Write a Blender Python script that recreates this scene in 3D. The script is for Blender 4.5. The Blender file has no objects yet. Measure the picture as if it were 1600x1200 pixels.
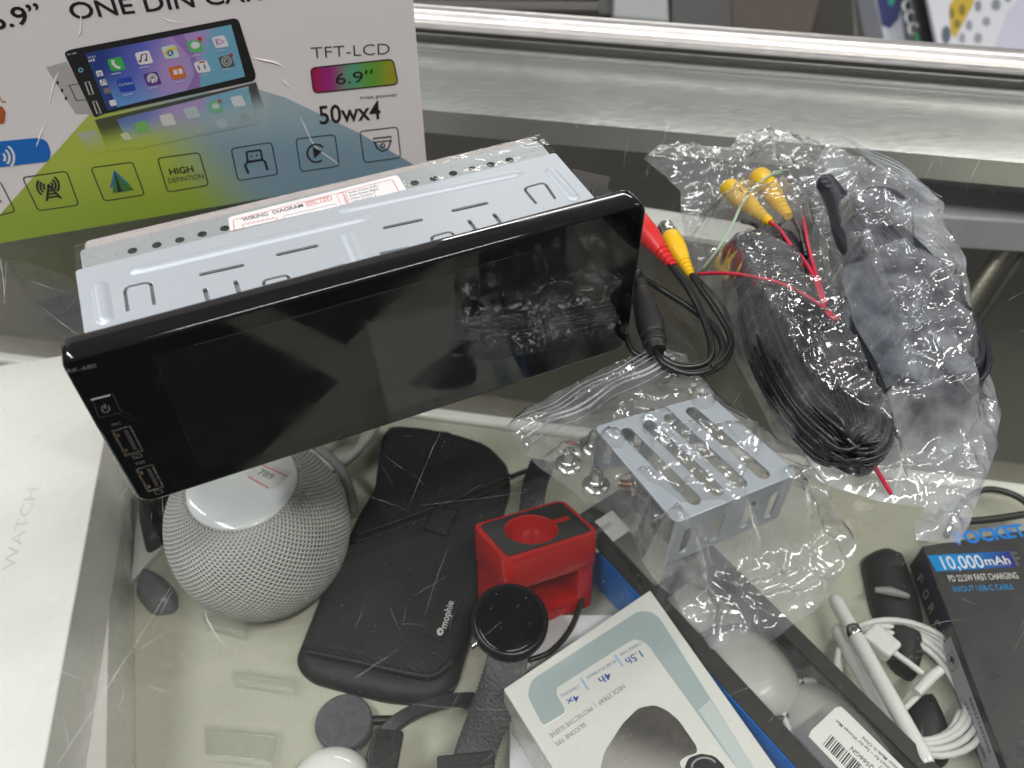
import bpy, bmesh, math, random
from mathutils import Vector, Matrix, noise, geometry
random.seed(7)
S = 0.01                                     # everything below is written in centimetres
scene = bpy.context.scene
COL = scene.collection

# ------------------------------------------------------------------ camera
F, PITCH, ROLL, H = 1317.27, math.radians(47.25), math.radians(.17), 25.92
cp, sp = math.cos(PITCH), math.sin(PITCH)
FWD = Vector((0, cp, -sp)); RT0 = Vector((1, 0, 0)); UP0 = Vector((0, sp, cp))
RT = math.cos(ROLL)*RT0 + math.sin(ROLL)*UP0
UP = -math.sin(ROLL)*RT0 + math.cos(ROLL)*UP0
EYE = Vector((0, 0, H))
cam = bpy.data.cameras.new('camera'); camo = bpy.data.objects.new('camera', cam); COL.objects.link(camo)
cam.sensor_width = 36; cam.lens = F/1600*36; cam.clip_start = .005; cam.clip_end = 50
m = Matrix((RT, UP, -FWD)).transposed().to_4x4(); m.translation = EYE*S; camo.matrix_world = m
cam.dof.use_dof = True; cam.dof.focus_distance = .34; cam.dof.aperture_fstop = 11
scene.camera = camo
# ------------------------------------------------------------------ light
w = bpy.data.worlds.new('World'); scene.world = w; w.use_nodes = True
wt = w.node_tree; wn = wt.nodes.new; wl = wt.links.new
wc_ = wn('ShaderNodeTexCoord'); wx = wn('ShaderNodeSeparateXYZ'); wl(wc_.outputs['Generated'], wx.inputs[0])
wr = wn('ShaderNodeMapRange'); wr.inputs['From Min'].default_value = -.1; wr.inputs['From Max'].default_value = .55; wl(wx.outputs[2], wr.inputs[0])
wz_ = wn('ShaderNodeTexNoise'); wz_.inputs['Scale'].default_value = 2.6; wz_.inputs['Detail'].default_value = 2; wl(wc_.outputs['Generated'], wz_.inputs['Vector'])
wm = wn('ShaderNodeMath'); wm.operation = 'MULTIPLY_ADD'; wl(wz_.outputs['Fac'], wm.inputs[0]); wm.inputs[1].default_value = 1.1; wm.inputs[2].default_value = -.05
wm2 = wn('ShaderNodeMath'); wm2.operation = 'MULTIPLY'; wl(wr.outputs[0], wm2.inputs[0]); wl(wm.outputs[0], wm2.inputs[1])
wmix = wn('ShaderNodeMix'); wmix.data_type = 'RGBA'; wmix.inputs[6].default_value = (.10, .10, .105, 1); wmix.inputs[7].default_value = (1.0, .99, .98, 1); wl(wm2.outputs[0], wmix.inputs[0]); wl(wmix.outputs[2], wt.nodes['Background'].inputs[0])
wt.nodes['Background'].inputs[1].default_value = .40
def area(name, loc, size, power, color, aim):
    l = bpy.data.lights.new(name, 'AREA'); l.shape = 'RECTANGLE'; l.size, l.size_y = size; l.energy = power; l.color = color
    o = bpy.data.objects.new(name, l); COL.objects.link(o); o.location = loc
    d = Vector(aim) - Vector(loc); o.rotation_euler = d.to_track_quat('-Z', 'Y').to_euler(); return o
area('ceiling_lamp', (.55, -.45, 1.9), (1.2, .14), 29, (1, .985, .95), (0, .3, 0))
area('ceiling_lamp', (-.9, -.25, 2.0), (1.2, .14), 25, (.96, .98, 1), (0, .3, 0))
area('ceiling_lamp', (2.3, .9, 1.9), (.14, 1.2), 21, (1, .985, .95), (0, .3, 0))
area('ceiling_lamp', (-2.3, 1.1, 2.0), (.14, 1.2), 25, (.96, .98, 1), (0, .3, 0))
area('ceiling_lamp', (.4, 6.5, 2.3), (4, .25), 65, (1, .985, .95), (0, .3, 0))
scene.view_settings.view_transform = 'Standard'; scene.view_settings.look = 'None'
scene.view_settings.exposure = -.07; scene.view_settings.gamma = 1
cy = scene.cycles
cy.max_bounces = 14; cy.transparent_max_bounces = 40; cy.glossy_bounces = 5; cy.diffuse_bounces = 4; cy.transmission_bounces = 8
cy.sample_clamp_indirect = 6; cy.caustics_reflective = False; cy.caustics_refractive = False

# ------------------------------------------------------------------ helpers
def c(r, g, b):
    f = lambda v: (v/255/12.92) if v <= 10 else ((v/255+.055)/1.055)**2.4
    return (f(r), f(g), f(b), 1)
def P(px, py, z=0.):
    d = FWD*F + RT*(px-800) + UP*(600-py)
    return EYE + d*((z-H)/d.z)
class Plane:
    def __init__(s, o, ex, ey): s.o, s.ex, s.ey = Vector(o), Vector(ex).normalized(), Vector(ey).normalized(); s.n = s.ex.cross(s.ey).normalized()
    def uv(s, px, py):
        d = FWD*F + RT*(px-800) + UP*(600-py); t = (s.o-EYE).dot(s.n)/d.dot(s.n); q = EYE + d*t - s.o
        return Vector((q.dot(s.ex), q.dot(s.ey)))
    def pt(s, u, v, k=0.): return s.o + s.ex*u + s.ey*v + s.n*k
    def px(s, px, py, k=0.): a = s.uv(px, py); return s.pt(a.x, a.y, k)
def hz(z): return Plane((0, 0, z), (1, 0, 0), (0, 1, 0))

MATS = {}
def mat(name, col, rough=.5, metal=0., bump=0., bscale=3., spec=.5, var=0., coat=0., aniso=None, ior=None):
    if name in MATS: return MATS[name]
    m = bpy.data.materials.new(name); m.use_nodes = True; nt = m.node_tree; b = nt.nodes['Principled BSDF']
    b.inputs['Base Color'].default_value = col; b.inputs['Roughness'].default_value = rough; b.inputs['Metallic'].default_value = metal
    b.inputs['Specular IOR Level'].default_value = spec; b.inputs['Coat Weight'].default_value = coat; b.inputs['Coat Roughness'].default_value = .06
    tc = nt.nodes.new('ShaderNodeTexCoord'); mp = nt.nodes.new('ShaderNodeMapping'); mp.inputs['Scale'].default_value = (100, 100, 100)
    if aniso: mp.inputs['Rotation'].default_value = (0, 0, aniso[0]); mp.inputs['Scale'].default_value = aniso[1]
    nt.links.new(tc.outputs['Object'], mp.inputs[0])
    n = nt.nodes.new('ShaderNodeTexNoise'); n.inputs['Scale'].default_value = bscale; n.inputs['Detail'].default_value = 6
    nt.links.new(mp.outputs[0], n.inputs['Vector'])
    if bump:
        bp = nt.nodes.new('ShaderNodeBump'); bp.inputs['Strength'].default_value = bump; bp.inputs['Distance'].default_value = .0006
        nt.links.new(n.outputs['Fac'], bp.inputs['Height']); nt.links.new(bp.outputs[0], b.inputs['Normal'])
    mr = nt.nodes.new('ShaderNodeMapRange'); mr.inputs['From Min'].default_value = .3; mr.inputs['From Max'].default_value = .7
    mr.inputs['To Min'].default_value = max(0, rough-.08-var*.2); mr.inputs['To Max'].default_value = min(1, rough+.08+var*.2)
    nt.links.new(n.outputs['Fac'], mr.inputs[0]); nt.links.new(mr.outputs[0], b.inputs['Roughness'])
    if var:
        n2 = nt.nodes.new('ShaderNodeTexNoise'); n2.inputs['Scale'].default_value = bscale*.3; n2.inputs['Detail'].default_value = 5; nt.links.new(mp.outputs[0], n2.inputs['Vector'])
        mx = nt.nodes.new('ShaderNodeMix'); mx.data_type = 'RGBA'; mx.inputs[6].default_value = tuple(x*(1-var) for x in col[:3])+(1,); mx.inputs[7].default_value = tuple(min(1, x*(1+var*.6)) for x in col[:3])+(1,)
        nt.links.new(n2.outputs['Fac'], mx.inputs[0]); nt.links.new(mx.outputs[2], b.inputs['Base Color'])
    MATS[name] = m; return m
def glassy(name, tint, gloss_rough=.02, ior=1.5, haze=0., hazecol=(1, 1, 1, 1), bump=0., bscale=2., voro=0., boost=1.):
    m = bpy.data.materials.new(name); m.use_nodes = True; nt = m.node_tree; nt.nodes.clear(); N = nt.nodes.new; L = nt.links.new
    out = N('ShaderNodeOutputMaterial'); tr = N('ShaderNodeBsdfTransparent'); tr.inputs[0].default_value = tint
    gl = N('ShaderNodeBsdfGlossy'); gl.inputs['Roughness'].default_value = gloss_rough; gl.inputs[0].default_value = (1, 1, 1, 1)
    fr = N('ShaderNodeFresnel'); ge = N('ShaderNodeNewGeometry')       # thin sheets: the same reflectance from both faces
    im = N('ShaderNodeMapRange'); im.inputs['To Min'].default_value = ior; im.inputs['To Max'].default_value = 1/ior; L(ge.outputs['Backfacing'], im.inputs[0]); L(im.outputs[0], fr.inputs[0])
    base = tr
    tc = N('ShaderNodeTexCoord'); mp = N('ShaderNodeMapping'); mp.inputs['Scale'].default_value = (100, 100, 100); L(tc.outputs['Object'], mp.inputs[0])
    if haze:
        df = N('ShaderNodeBsdfDiffuse'); df.inputs[0].default_value = hazecol; tl = N('ShaderNodeBsdfTranslucent'); tl.inputs[0].default_value = hazecol
        ad = N('ShaderNodeMixShader'); ad.inputs[0].default_value = .4; L(df.outputs[0], ad.inputs[1]); L(tl.outputs[0], ad.inputs[2])
        hn = N('ShaderNodeTexNoise'); hn.inputs['Scale'].default_value = .7; hn.inputs['Detail'].default_value = 4; L(mp.outputs[0], hn.inputs['Vector'])
        hm = N('ShaderNodeMapRange'); hm.inputs['From Min'].default_value = .35; hm.inputs['From Max'].default_value = .7; hm.inputs['To Min'].default_value = haze*.35; hm.inputs['To Max'].default_value = haze*1.9; L(hn.outputs['Fac'], hm.inputs[0])
        mx = N('ShaderNodeMixShader'); L(hm.outputs[0], mx.inputs[0]); L(tr.outputs[0], mx.inputs[1]); L(ad.outputs[0], mx.inputs[2]); base = mx
    if bump:
        n = N('ShaderNodeTexNoise'); n.inputs['Scale'].default_value = bscale; n.inputs['Detail'].default_value = 5; n.inputs['Distortion'].default_value = 1.2; L(mp.outputs[0], n.inputs['Vector'])
        h = n.outputs['Fac']
        if voro:
            v = N('ShaderNodeTexVoronoi'); v.inputs['Scale'].default_value = voro
            vm = N('ShaderNodeVectorMath'); vm.operation = 'MULTIPLY_ADD'; L(n.outputs['Color'], vm.inputs[0]); vm.inputs[1].default_value = (1.6, 1.6, 1.6); L(mp.outputs[0], vm.inputs[2]); L(vm.outputs[0], v.inputs['Vector'])
            ma = N('ShaderNodeMath'); ma.operation = 'MULTIPLY_ADD'; L(v.outputs['Distance'], ma.inputs[0]); ma.inputs[1].default_value = 1.3; L(h, ma.inputs[2]); h = ma.outputs[0]
        bp = N('ShaderNodeBump'); bp.inputs['Strength'].default_value = bump; bp.inputs['Distance'].default_value = .001; L(h, bp.inputs['Height'])
        L(bp.outputs[0], gl.inputs['Normal']); L(bp.outputs[0], fr.inputs['Normal'])
    fa = fr.outputs[0]
    if boost != 1:
        mm = N('ShaderNodeMath'); mm.operation = 'MULTIPLY'; mm.use_clamp = True; L(fa, mm.inputs[0]); mm.inputs[1].default_value = boost; fa = mm.outputs[0]
    ms = N('ShaderNodeMixShader'); L(fa, ms.inputs[0]); L(base.outputs[0], ms.inputs[1]); L(gl.outputs[0], ms.inputs[2]); L(ms.outputs[0], out.inputs[0])
    MATS[name] = m; return m
def printmat(name, rough=.45, spec=.5, bump=0., bscale=1., coat=0.):
    m = mat(name, (1, 1, 1, 1), rough, 0, bump, bscale, spec, 0, coat); nt = m.node_tree
    a = nt.nodes.new('ShaderNodeAttribute'); a.attribute_name = 'Col'; nt.links.new(a.outputs['Color'], nt.nodes['Principled BSDF'].inputs['Base Color']); return m

def wloc(o):
    v = Vector((0, 0, 0))
    while o: v = v + o.location; o = o.parent
    return v
class MB:
    def __init__(s): s.v = []; s.f = []; s.m = []; s.c = []; s.uv = {}; s.base = None
    def add(s, vs, fs, mi=0, col=None):
        k = len(s.v); s.v += [Vector(x) for x in vs]
        for f in fs: s.f.append([k+i for i in f]); s.m.append(mi)
        if col is None: col = (.8, .8, .8, 1)
        s.c += ([col]*len(vs) if not isinstance(col, list) else col); return s
    def box(s, cen, size, ex=(1, 0, 0), ey=(0, 1, 0), mi=0, col=None):
        ex = Vector(ex).normalized(); ey = Vector(ey).normalized(); ez = ex.cross(ey); C = Vector(cen)
        vs = [C + ex*(a*size[0]/2) + ey*(b*size[1]/2) + ez*(d*size[2]/2) for d in (-1, 1) for a, b in ((-1, -1), (1, -1), (1, 1), (-1, 1))]
        return s.add(vs, [(3, 2, 1, 0), (4, 5, 6, 7), (0, 1, 5, 4), (1, 2, 6, 5), (2, 3, 7, 6), (3, 0, 4, 7)], mi, col)
    def prism(s, poly, down, mi=0, col=None):
        down = Vector(down); poly = [Vector(p) for p in poly]; n = len(poly)
        nn = Vector((0, 0, 0))
        for i in range(n): nn += poly[i].cross(poly[(i+1) % n])
        if nn.dot(down) > 0: poly = poly[::-1]
        vs = poly + [p+down for p in poly]
        return s.add(vs, [list(range(n)), list(range(2*n-1, n-1, -1))] + [(i, i+n, (i+1) % n+n, (i+1) % n) for i in range(n)], mi, col)
    def tube(s, pts, r, seg=10, mi=0, smooth=6, closed=False, col=None, flat=1.):
        pts = [Vector(p) for p in pts]
        rs = r if isinstance(r, (list, tuple)) else [r]*len(pts)
        if smooth and len(pts) > 2:
            q = []; qr = []; n = len(pts); rng = n if closed else n-1
            for i in range(rng):
                g = (lambda k: pts[k % n]) if closed else (lambda k: pts[max(0, min(n-1, k))])
                p0, p1, p2, p3 = g(i-1), g(i), g(i+1), g(i+2)
                for k in range(smooth):
                    t = k/smooth
                    q.append(.5*((2*p1)+(-p0+p2)*t+(2*p0-5*p1+4*p2-p3)*t*t+(-p0+3*p1-3*p2+p3)*t**3)); qr.append(rs[i]*(1-t)+rs[(i+1) % n]*t)
            if not closed: q.append(pts[-1]); qr.append(rs[-1])
            pts, rs = q, qr
        n = len(pts); vs = []; ref = None
        for i in range(n):
            a = pts[(i-1) % n] if (closed or i) else pts[0]; b = pts[(i+1) % n] if (closed or i < n-1) else pts[-1]
            t = (b-a).normalized() if (b-a).length > 1e-9 else Vector((0, 0, 1))
            if ref is None: ref = Vector((0, 0, 1)) if abs(t.z) < .9 else Vector((1, 0, 0))
            x = t.cross(ref)
            if x.length < 1e-4: x = t.cross(Vector((.3, .9, .2)))
            x.normalize(); y = x.cross(t).normalized(); ref = y
            for k in range(seg):
                an = 2*math.pi*k/seg; vs.append(pts[i] + (x*math.cos(an) + y*math.sin(an)*flat)*rs[i])
        fs = [(i*seg+k, i*seg+(k+1) % seg, ((i+1) % n)*seg+(k+1) % seg, ((i+1) % n)*seg+k) for i in range(n if closed else n-1) for k in range(seg)]
        if not closed: fs += [list(range(seg-1, -1, -1)), list(range((n-1)*seg, n*seg))]
        return s.add(vs, fs, mi, col)
    def lathe(s, cen, prof, seg=48, axis=(0, 0, 1), mi=0, col=None, uv=False):
        az = Vector(axis).normalized(); ax = az.orthogonal().normalized(); ay = az.cross(ax); C = Vector(cen)
        k0 = len(s.f); n = len(prof)
        vs = [C + az*z + (ax*math.cos(2*math.pi*k/seg) + ay*math.sin(2*math.pi*k/seg))*max(r, 1e-4) for r, z in prof for k in range(seg)]
        fs = [(i*seg+k, i*seg+(k+1) % seg, (i+1)*seg+(k+1) % seg, (i+1)*seg+k) for i in range(n-1) for k in range(seg)]
        s.add(vs, fs, mi, col)
        if uv:
            L = [0]
            for i in range(1, n): L.append(L[-1] + math.hypot(prof[i][0]-prof[i-1][0], prof[i][1]-prof[i-1][1]))
            j = k0
            for i in range(n-1):
                for k in range(seg): s.uv[j] = [(k/seg, L[i]), ((k+1)/seg, L[i]), ((k+1)/seg, L[i+1]), (k/seg, L[i+1])]; j += 1
        return s
    def build(s, name, mats, parent=None, smooth=None, bevel=0., seg=2, subsurf=0, props=None, solid=0.):
        me = bpy.data.meshes.new(name); o = bpy.data.objects.new(name, me); COL.objects.link(o)
        if parent is not None: off = wloc(parent)/S
        else:
            xs = [v.x for v in s.v]; ys = [v.y for v in s.v]; off = Vector(((min(xs)+max(xs))/2, (min(ys)+max(ys))/2, min(v.z for v in s.v)))
            o.location = off*S
        me.from_pydata([(v-off)*S for v in s.v], [], s.f)
        for m_ in (mats if isinstance(mats, (list, tuple)) else [mats]): me.materials.append(m_)
        me.polygons.foreach_set('material_index', s.m)
        ca = me.color_attributes.new('Col', 'FLOAT_COLOR', 'POINT')
        for i, cc in enumerate(s.c): ca.data[i].color = cc
        if s.uv:
            ul = me.uv_layers.new(name='UVMap')
            for fi, us in s.uv.items():
                for li, u in zip(me.polygons[fi].loop_indices, us): ul.data[li].uv = u
        if parent is not None: o.parent = parent
        me.update()
        if smooth is not None:
            for p in me.polygons: p.use_smooth = True
            if smooth < 180:
                bm = bmesh.new(); bm.from_mesh(me); th = math.radians(smooth)
                for e in bm.edges:
                    if len(e.link_faces) == 2 and e.calc_face_angle(0) > th: e.smooth = False
                bm.to_mesh(me); bm.free()
        if bevel:
            b = o.modifiers.new('edge', 'BEVEL'); b.width = bevel*S; b.segments = seg; b.limit_method = 'ANGLE'; b.angle_limit = math.radians(35); b.harden_normals = True
            for p in me.polygons: p.use_smooth = True
            if smooth is None:
                bm = bmesh.new(); bm.from_mesh(me)
                for e in bm.edges:
                    if len(e.link_faces) == 2 and e.calc_face_angle(0) > .6: e.smooth = False
                bm.to_mesh(me); bm.free()
        if subsurf: q = o.modifiers.new('sub', 'SUBSURF'); q.levels = q.render_levels = subsurf
        if solid: q = o.modifiers.new('thick', 'SOLIDIFY'); q.thickness = solid*S; q.offset = 0
        if props:
            for k, v in props.items(): o[k] = v
        return o
def tag(o, label, cat, group=None):
    o['label'] = label; o['category'] = cat
    if group: o['group'] = group
    return o
def thing(name, loc, label, cat, group=None):
    o = bpy.data.objects.new(name, None); COL.objects.link(o); o.location = Vector(loc)*S; o.empty_display_size = .01
    return tag(o, label, cat, group)

def curve_mesh(cu):
    o = bpy.data.objects.new('tmp', cu); COL.objects.link(o)
    dg = bpy.context.evaluated_depsgraph_get(); dg.update(); me = o.evaluated_get(dg).to_mesh()
    vs = [v.co.copy() for v in me.vertices]; fs = [list(p.vertices) for p in me.polygons]
    o.evaluated_get(dg).to_mesh_clear(); bpy.data.objects.remove(o); bpy.data.curves.remove(cu); return vs, fs
TCACHE = {}
def text_mesh(t, off=0.):
    if (t, off) not in TCACHE:
        cu = bpy.data.curves.new('t', 'FONT'); cu.body = t; cu.size = 1; cu.offset = off; cu.resolution_u = 3; cu.fill_mode = 'FRONT'
        TCACHE[(t, off)] = curve_mesh(cu)
    return TCACHE[(t, off)]
def loops_plate(loops, half, bev=0.):
    """flat plate with holes: loops of 2-D points, the first the outline; returns verts in 2-D + thickness"""
    cu = bpy.data.curves.new('p', 'CURVE'); cu.dimensions = '2D'; cu.fill_mode = 'BOTH'; cu.extrude = max(half-bev, .001); cu.bevel_depth = bev; cu.bevel_resolution = 1
    for lp in loops:
        sp_ = cu.splines.new('POLY'); sp_.points.add(len(lp)-1); sp_.use_cyclic_u = True
        for i, q in enumerate(lp): sp_.points[i].co = (q[0], q[1], 0, 1)
    return curve_mesh(cu)
def rpoly(pts, r, n=5):
    pts = [Vector(p[:2]) for p in pts]; out = []; N = len(pts)
    rr = r if isinstance(r, (list, tuple)) else [r]*N
    for i in range(N):
        a, b, d = pts[i-1], pts[i], pts[(i+1) % N]; u = (a-b); v = (d-b); k = min(rr[i], u.length*.49, v.length*.49)
        p0 = b+u.normalized()*k; p1 = b+v.normalized()*k
        for j in range(n+1):
            t = j/n; out.append(p0*(1-t)**2 + b*2*t*(1-t) + p1*t*t)
    return out
def capsule2(a, b, r, n=8):
    a, b = Vector(a), Vector(b); t = (b-a).normalized(); q = Vector((-t.y, t.x)); out = []
    for k in range(n+1): an = math.pi*k/n; out.append(b + q*r*math.cos(an) + t*r*math.sin(an))
    for k in range(n+1): an = math.pi*k/n; out.append(a - q*r*math.cos(an) - t*r*math.sin(an))
    return out

class Decal:
    """printed artwork on a plane, given by points of the photographed face"""
    def __init__(s, pl, base=.012, step=.006): s.pl = pl; s.mb = MB(); s.base = base; s.step = step
    def poly(s, pxs, col, layer=0, r=0, uvs=False):
        q = [Vector(p) for p in pxs]
        if r: q = rpoly(q, r)
        uv = q if uvs else [s.pl.uv(*p) for p in q]
        a = sum(uv[i-1].cross(uv[i]) for i in range(len(uv)))
        if a < 0: uv = uv[::-1]
        s.mb.add([s.pl.pt(u.x, u.y, s.base+layer*s.step) for u in uv], [list(range(len(uv)))], 0, col)
    def stroke(s, pxs, wd, col, layer=1, closed=False, uvs=False):
        uv = [Vector(p) if uvs else s.pl.uv(*p) for p in pxs]; n = len(uv); L = []; R = []
        for i in range(n):
            a = uv[i-1] if (i or closed) else uv[0]; b = uv[(i+1) % n] if (i < n-1 or closed) else uv[-1]
            t = (b-a); t = t.normalized() if t.length > 1e-9 else Vector((1, 0)); q = Vector((-t.y, t.x))*wd/2; L.append(uv[i]+q); R.append(uv[i]-q)
        k = s.base+layer*s.step; vs = [s.pl.pt(u.x, u.y, k) for u in L+R]
        s.mb.add(vs, [(i, n+i, n+(i+1) % n, (i+1) % n) for i in range(n if closed else n-1)], 0, col)
    def rbox(s, pxs, r, wd, col, layer=1): s.stroke(rpoly(pxs, r), wd, col, layer, True)
    def disc(s, cx, cy, rx, ry, col, layer=1, n=20, a0=0, a1=360):
        s.poly([(cx+rx*math.cos(math.radians(a0+(a1-a0)*k/n)), cy+ry*math.sin(math.radians(a0+(a1-a0)*k/n))) for k in range(n)], col, layer)
    def arc(s, cx, cy, rx, ry, a0, a1, wd, col, layer=1, n=14):
        s.stroke([(cx+rx*math.cos(math.radians(a0+(a1-a0)*k/n)), cy+ry*math.sin(math.radians(a0+(a1-a0)*k/n))) for k in range(n+1)], wd, col, layer)
    def grad(s, pxs, fn, step=6, layer=0, r=0):
        q = [Vector(p) for p in pxs]
        if r: q = rpoly(q, r)
        xs = [p.x for p in q]; ys = [p.y for p in q]; pts = list(q); n = len(q)
        def inside(p):
            k = False; j = n-1
            for i in range(n):
                if (q[i].y > p.y) != (q[j].y > p.y) and p.x < (q[j].x-q[i].x)*(p.y-q[i].y)/(q[j].y-q[i].y)+q[i].x: k = not k
                j = i
            return k
        x = min(xs)
        while x < max(xs):
            y = min(ys)
            while y < max(ys):
                v = Vector((x+.01, y+.013))
                if inside(v) and min((v-b_).length for b_ in q) > step*.3: pts.append(v)
                y += step
            x += step
        vo, _, fo, *_r = geometry.delaunay_2d_cdt(pts, [], [list(range(n))], 1, 1e-5)
        vs = []; cols = []
        for v in vo: u = s.pl.uv(v.x, v.y); vs.append(s.pl.pt(u.x, u.y, s.base+layer*s.step)); cols.append(fn(v.x, v.y))
        fs = []
        for f in fo:
            a, b, d = vs[f[0]], vs[f[1]], vs[f[2]]
            fs.append(f if (b-a).cross(d-a).dot(s.pl.n) > 0 else f[::-1])
        s.mb.add(vs, fs, 0, cols)
    def text(s, t, L, R, T, col, layer=2, off=0., fit=None):
        """baseline from L to R, T = a point at capital height"""
        vs, fs = text_mesh(t, off); a, b, d = s.pl.uv(*L), s.pl.uv(*R), s.pl.uv(*T)
        ex = b-a; e1 = ex.normalized(); ey = (d-a); ey = ey - e1*ey.dot(e1)
        x0 = min(v.x for v in vs); x1 = max(v.x for v in vs); cap = .729*.98 if fit is None else fit
        k = s.base+layer*s.step; out = []
        for v in vs:
            u = a + ex*((v.x-x0)/(x1-x0)) + ey*(v.y/cap); out.append(s.pl.pt(u.x, u.y, k))
        fl = ex.cross(ey) < 0
        s.mb.add(out, [f[::-1] if fl else f for f in fs], 0, col)
    def build(s, name, m, parent): return s.mb.build(name, m, parent)
def lerp(a, b, t): t = max(0, min(1, t)); return tuple(x*(1-t)+y*t for x, y in zip(a, b))
def sm(a, b, x): t = max(0, min(1, (x-a)/(b-a))); return t*t*(3-2*t)
PR = printmat('print_satin', .42, bump=.15, bscale=.7); PRG = printmat('print_gloss', .25); PRM = printmat('print_matte', .7)
BLK = (.012, .012, .013, 1); WHT = (.72, .72, .72, 1)

# ================================================================== display case
ca = math.radians(-9.4); CX = Vector((math.cos(ca), math.sin(ca), 0)); CY = Vector((-math.sin(ca), math.cos(ca), 0))
def K(u, v, z): return CX*u + CY*v + Vector((0, 0, z))
case = thing('display_case', K(0, 20, -42), 'glass topped retail display case with brushed aluminium rail and pale inner shelf', 'display case')
g_top = glassy('counter_glass', (.982, .985, .972, 1), .015, 1.45)
M_alu = mat('brushed_aluminium', (.80, .80, .79, 1), .38, 1., .10, 1.0, var=.02, aniso=(-ca, (35, 1400, 1400)))
M_alu2 = mat('satin_aluminium', (.86, .83, .81, 1), .40, 1., .06, 2.0, aniso=(-ca, (15, 600, 600)))
M_shelf = mat('shelf_cream', (.47, .468, .385, 1), .25, 0, .05, .6, var=.14, coat=.2)
M_olive = mat('case_inner_grey', (.26, .255, .22, 1), .55, 0, .1, .8, var=.18)
M_floor2 = mat('case_floor_grey', (.30, .29, .245, 1), .5, 0, .1, .5, var=.25)
MB().box(K(0, 4.9, -.3), (180, 99.6, .6), CX, CY).build('glass_top', g_top, case)
def extrude_profile(prof, u0, u1, closed=True):
    mb = MB(); n = len(prof); vs = [K(u, v, z) for u in (u0, u1) for v, z in prof]
    fs = [(i, (i+1) % n, n+(i+1) % n, n+i) for i in range(n)] + [list(range(n))[::-1], list(range(n, 2*n))]
    mb.add(vs, fs); return mb
prof = [(48.7, -3.9), (48.7, -2.25), (48.9, -2.14), (49.5, -1.86), (50.2, -1.60), (51.0, -1.34), (51.6, -1.18), (52.0, -1.05), (52.35, -.88), (52.7, -.71), (53.0, -.64), (53.3, -.65), (53.6, -.72), (53.9, -.80), (54.2, -.80), (54.4, -.70), (54.55, -.64), (54.7, -.66), (54.75, -3.9)]
extrude_profile(prof, -90, 90).build('rear_rail', M_alu, case, smooth=30)
lip = [(55.1, -3.9), (55.1, .15), (55.2, .33), (55.4, .40), (55.6, .36), (55.75, .3), (56.2, .34), (56.35, .5), (56.42, .72), (56.5, .8), (57.0, .90), (57.2, .85), (57.25, -6), (56, -6)]
extrude_profile(lip, -90, 90).build('rear_lip', M_alu2, case, smooth=40)
extrude_profile([(54.8, -3), (54.8, -.75), (55.03, -.75), (55.03, .13), (55.09, .13), (55.09, -3)], -90, 90).build('groove_seal', mat('dark_rubber', (.03, .03, .027, 1), .7), case)
MB().box(K(0, -7, -17.4), (110, 84.0, .78), CX, CY).build('shelf', M_shelf, case, bevel=.1)
MB().box(K(0, 35.55, -17.3), (109.9, .95, 1.15), CX, CY).build('shelf_edge', mat('shelf_edge_white', (.82, .82, .76, 1), .22, coat=.5), case, bevel=.3, seg=3)
MB().box(K(-22, -22, -16.95), (50, 54, .1), CX, CY).build('unseen_dark_sheet', mat('dark_sheet_black', (.012, .012, .012, 1), .7), case)  # unseen dark sheets, added so the display reflects less of the pale shelf
MB().box(K(24, -25, -16.95), (36, 56, .1), CX, CY).build('unseen_dark_sheet', mat('dark_sheet_black', (.012, .012, .012, 1), .7), case)
MB().box(K(0, 60.2, -22), (180, 1, 42), CX, CY).build('rear_panel', M_olive, case)
MB().box(K(0, 8, -42.5), (180, 104, 1), CX, CY).build('case_bottom', M_floor2, case)
MB().prism([P(900, 306, -8), P(1190, 352, -8), P(1190, 386, -8), P(900, 340, -8)], (0, 0, -.5)).build('lower_track', mat('lower_track_metal', (.85, .85, .80, 1), .35, .1), case, bevel=.1)
mb = MB().tube([P(1650, 268, -6), P(1522, 462, -13), P(1380, 677, -23)], .62, 16, smooth=0)
mb.build('corner_strut', mat('strut_metal', (.42, .40, .32, 1), .3, .9), case, smooth=60)
mb = MB().tube([P(1672, 288, -6), P(1548, 475, -13), P(1400, 690, -23)], .28, 10, smooth=0)
mb.build('strut_seal', mat('strut_dark', (.03, .03, .025, 1), .4), case, smooth=60)
# pale drawer front low behind the rail
dr = thing('storage_tray', P(1500, 290, -9), 'pale grey plastic tray hanging below the aluminium rail', 'tray')
M_tray = mat('tray_grey', (.36, .36, .35, 1), .4, 0, .05, 2)
MB().prism([P(1388, 247, -6), P(1640, 272, -6), P(1640, 296, -6), P(1392, 268, -6)], (0, 0, -.6)).build('lip', mat('tray_lip', (.50, .50, .48, 1), .35), dr, bevel=.1)
MB().prism([P(1330, 268, -6.8), P(1700, 306, -6.8), P(1700, 352, -6.8), P(1330, 330, -6.8)], (0, 0, -2.5)).build('tray_body', mat('tray_body', (.45, .45, .48, 1), .45, 0, .05, 1, var=.2), dr, bevel=.2)
MB().prism([P(1449, 277, -6.7), P(1507, 284, -6.7), P(1505, 292, -6.7), P(1452, 286, -6.7)], (0, 0, -.08)).build('slot', BM if False else mat('tray_slot', (.05, .05, .045, 1), .5), dr, bevel=.03)
MB().prism([P(1262, 262, -9), P(1322, 268, -9), P(1318, 280, -9), P(1262, 274, -9)], (0, 0, -.8)).build('tab', mat('green_tab', (.01, .10, .04, 1), .5), dr, bevel=.05)

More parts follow.
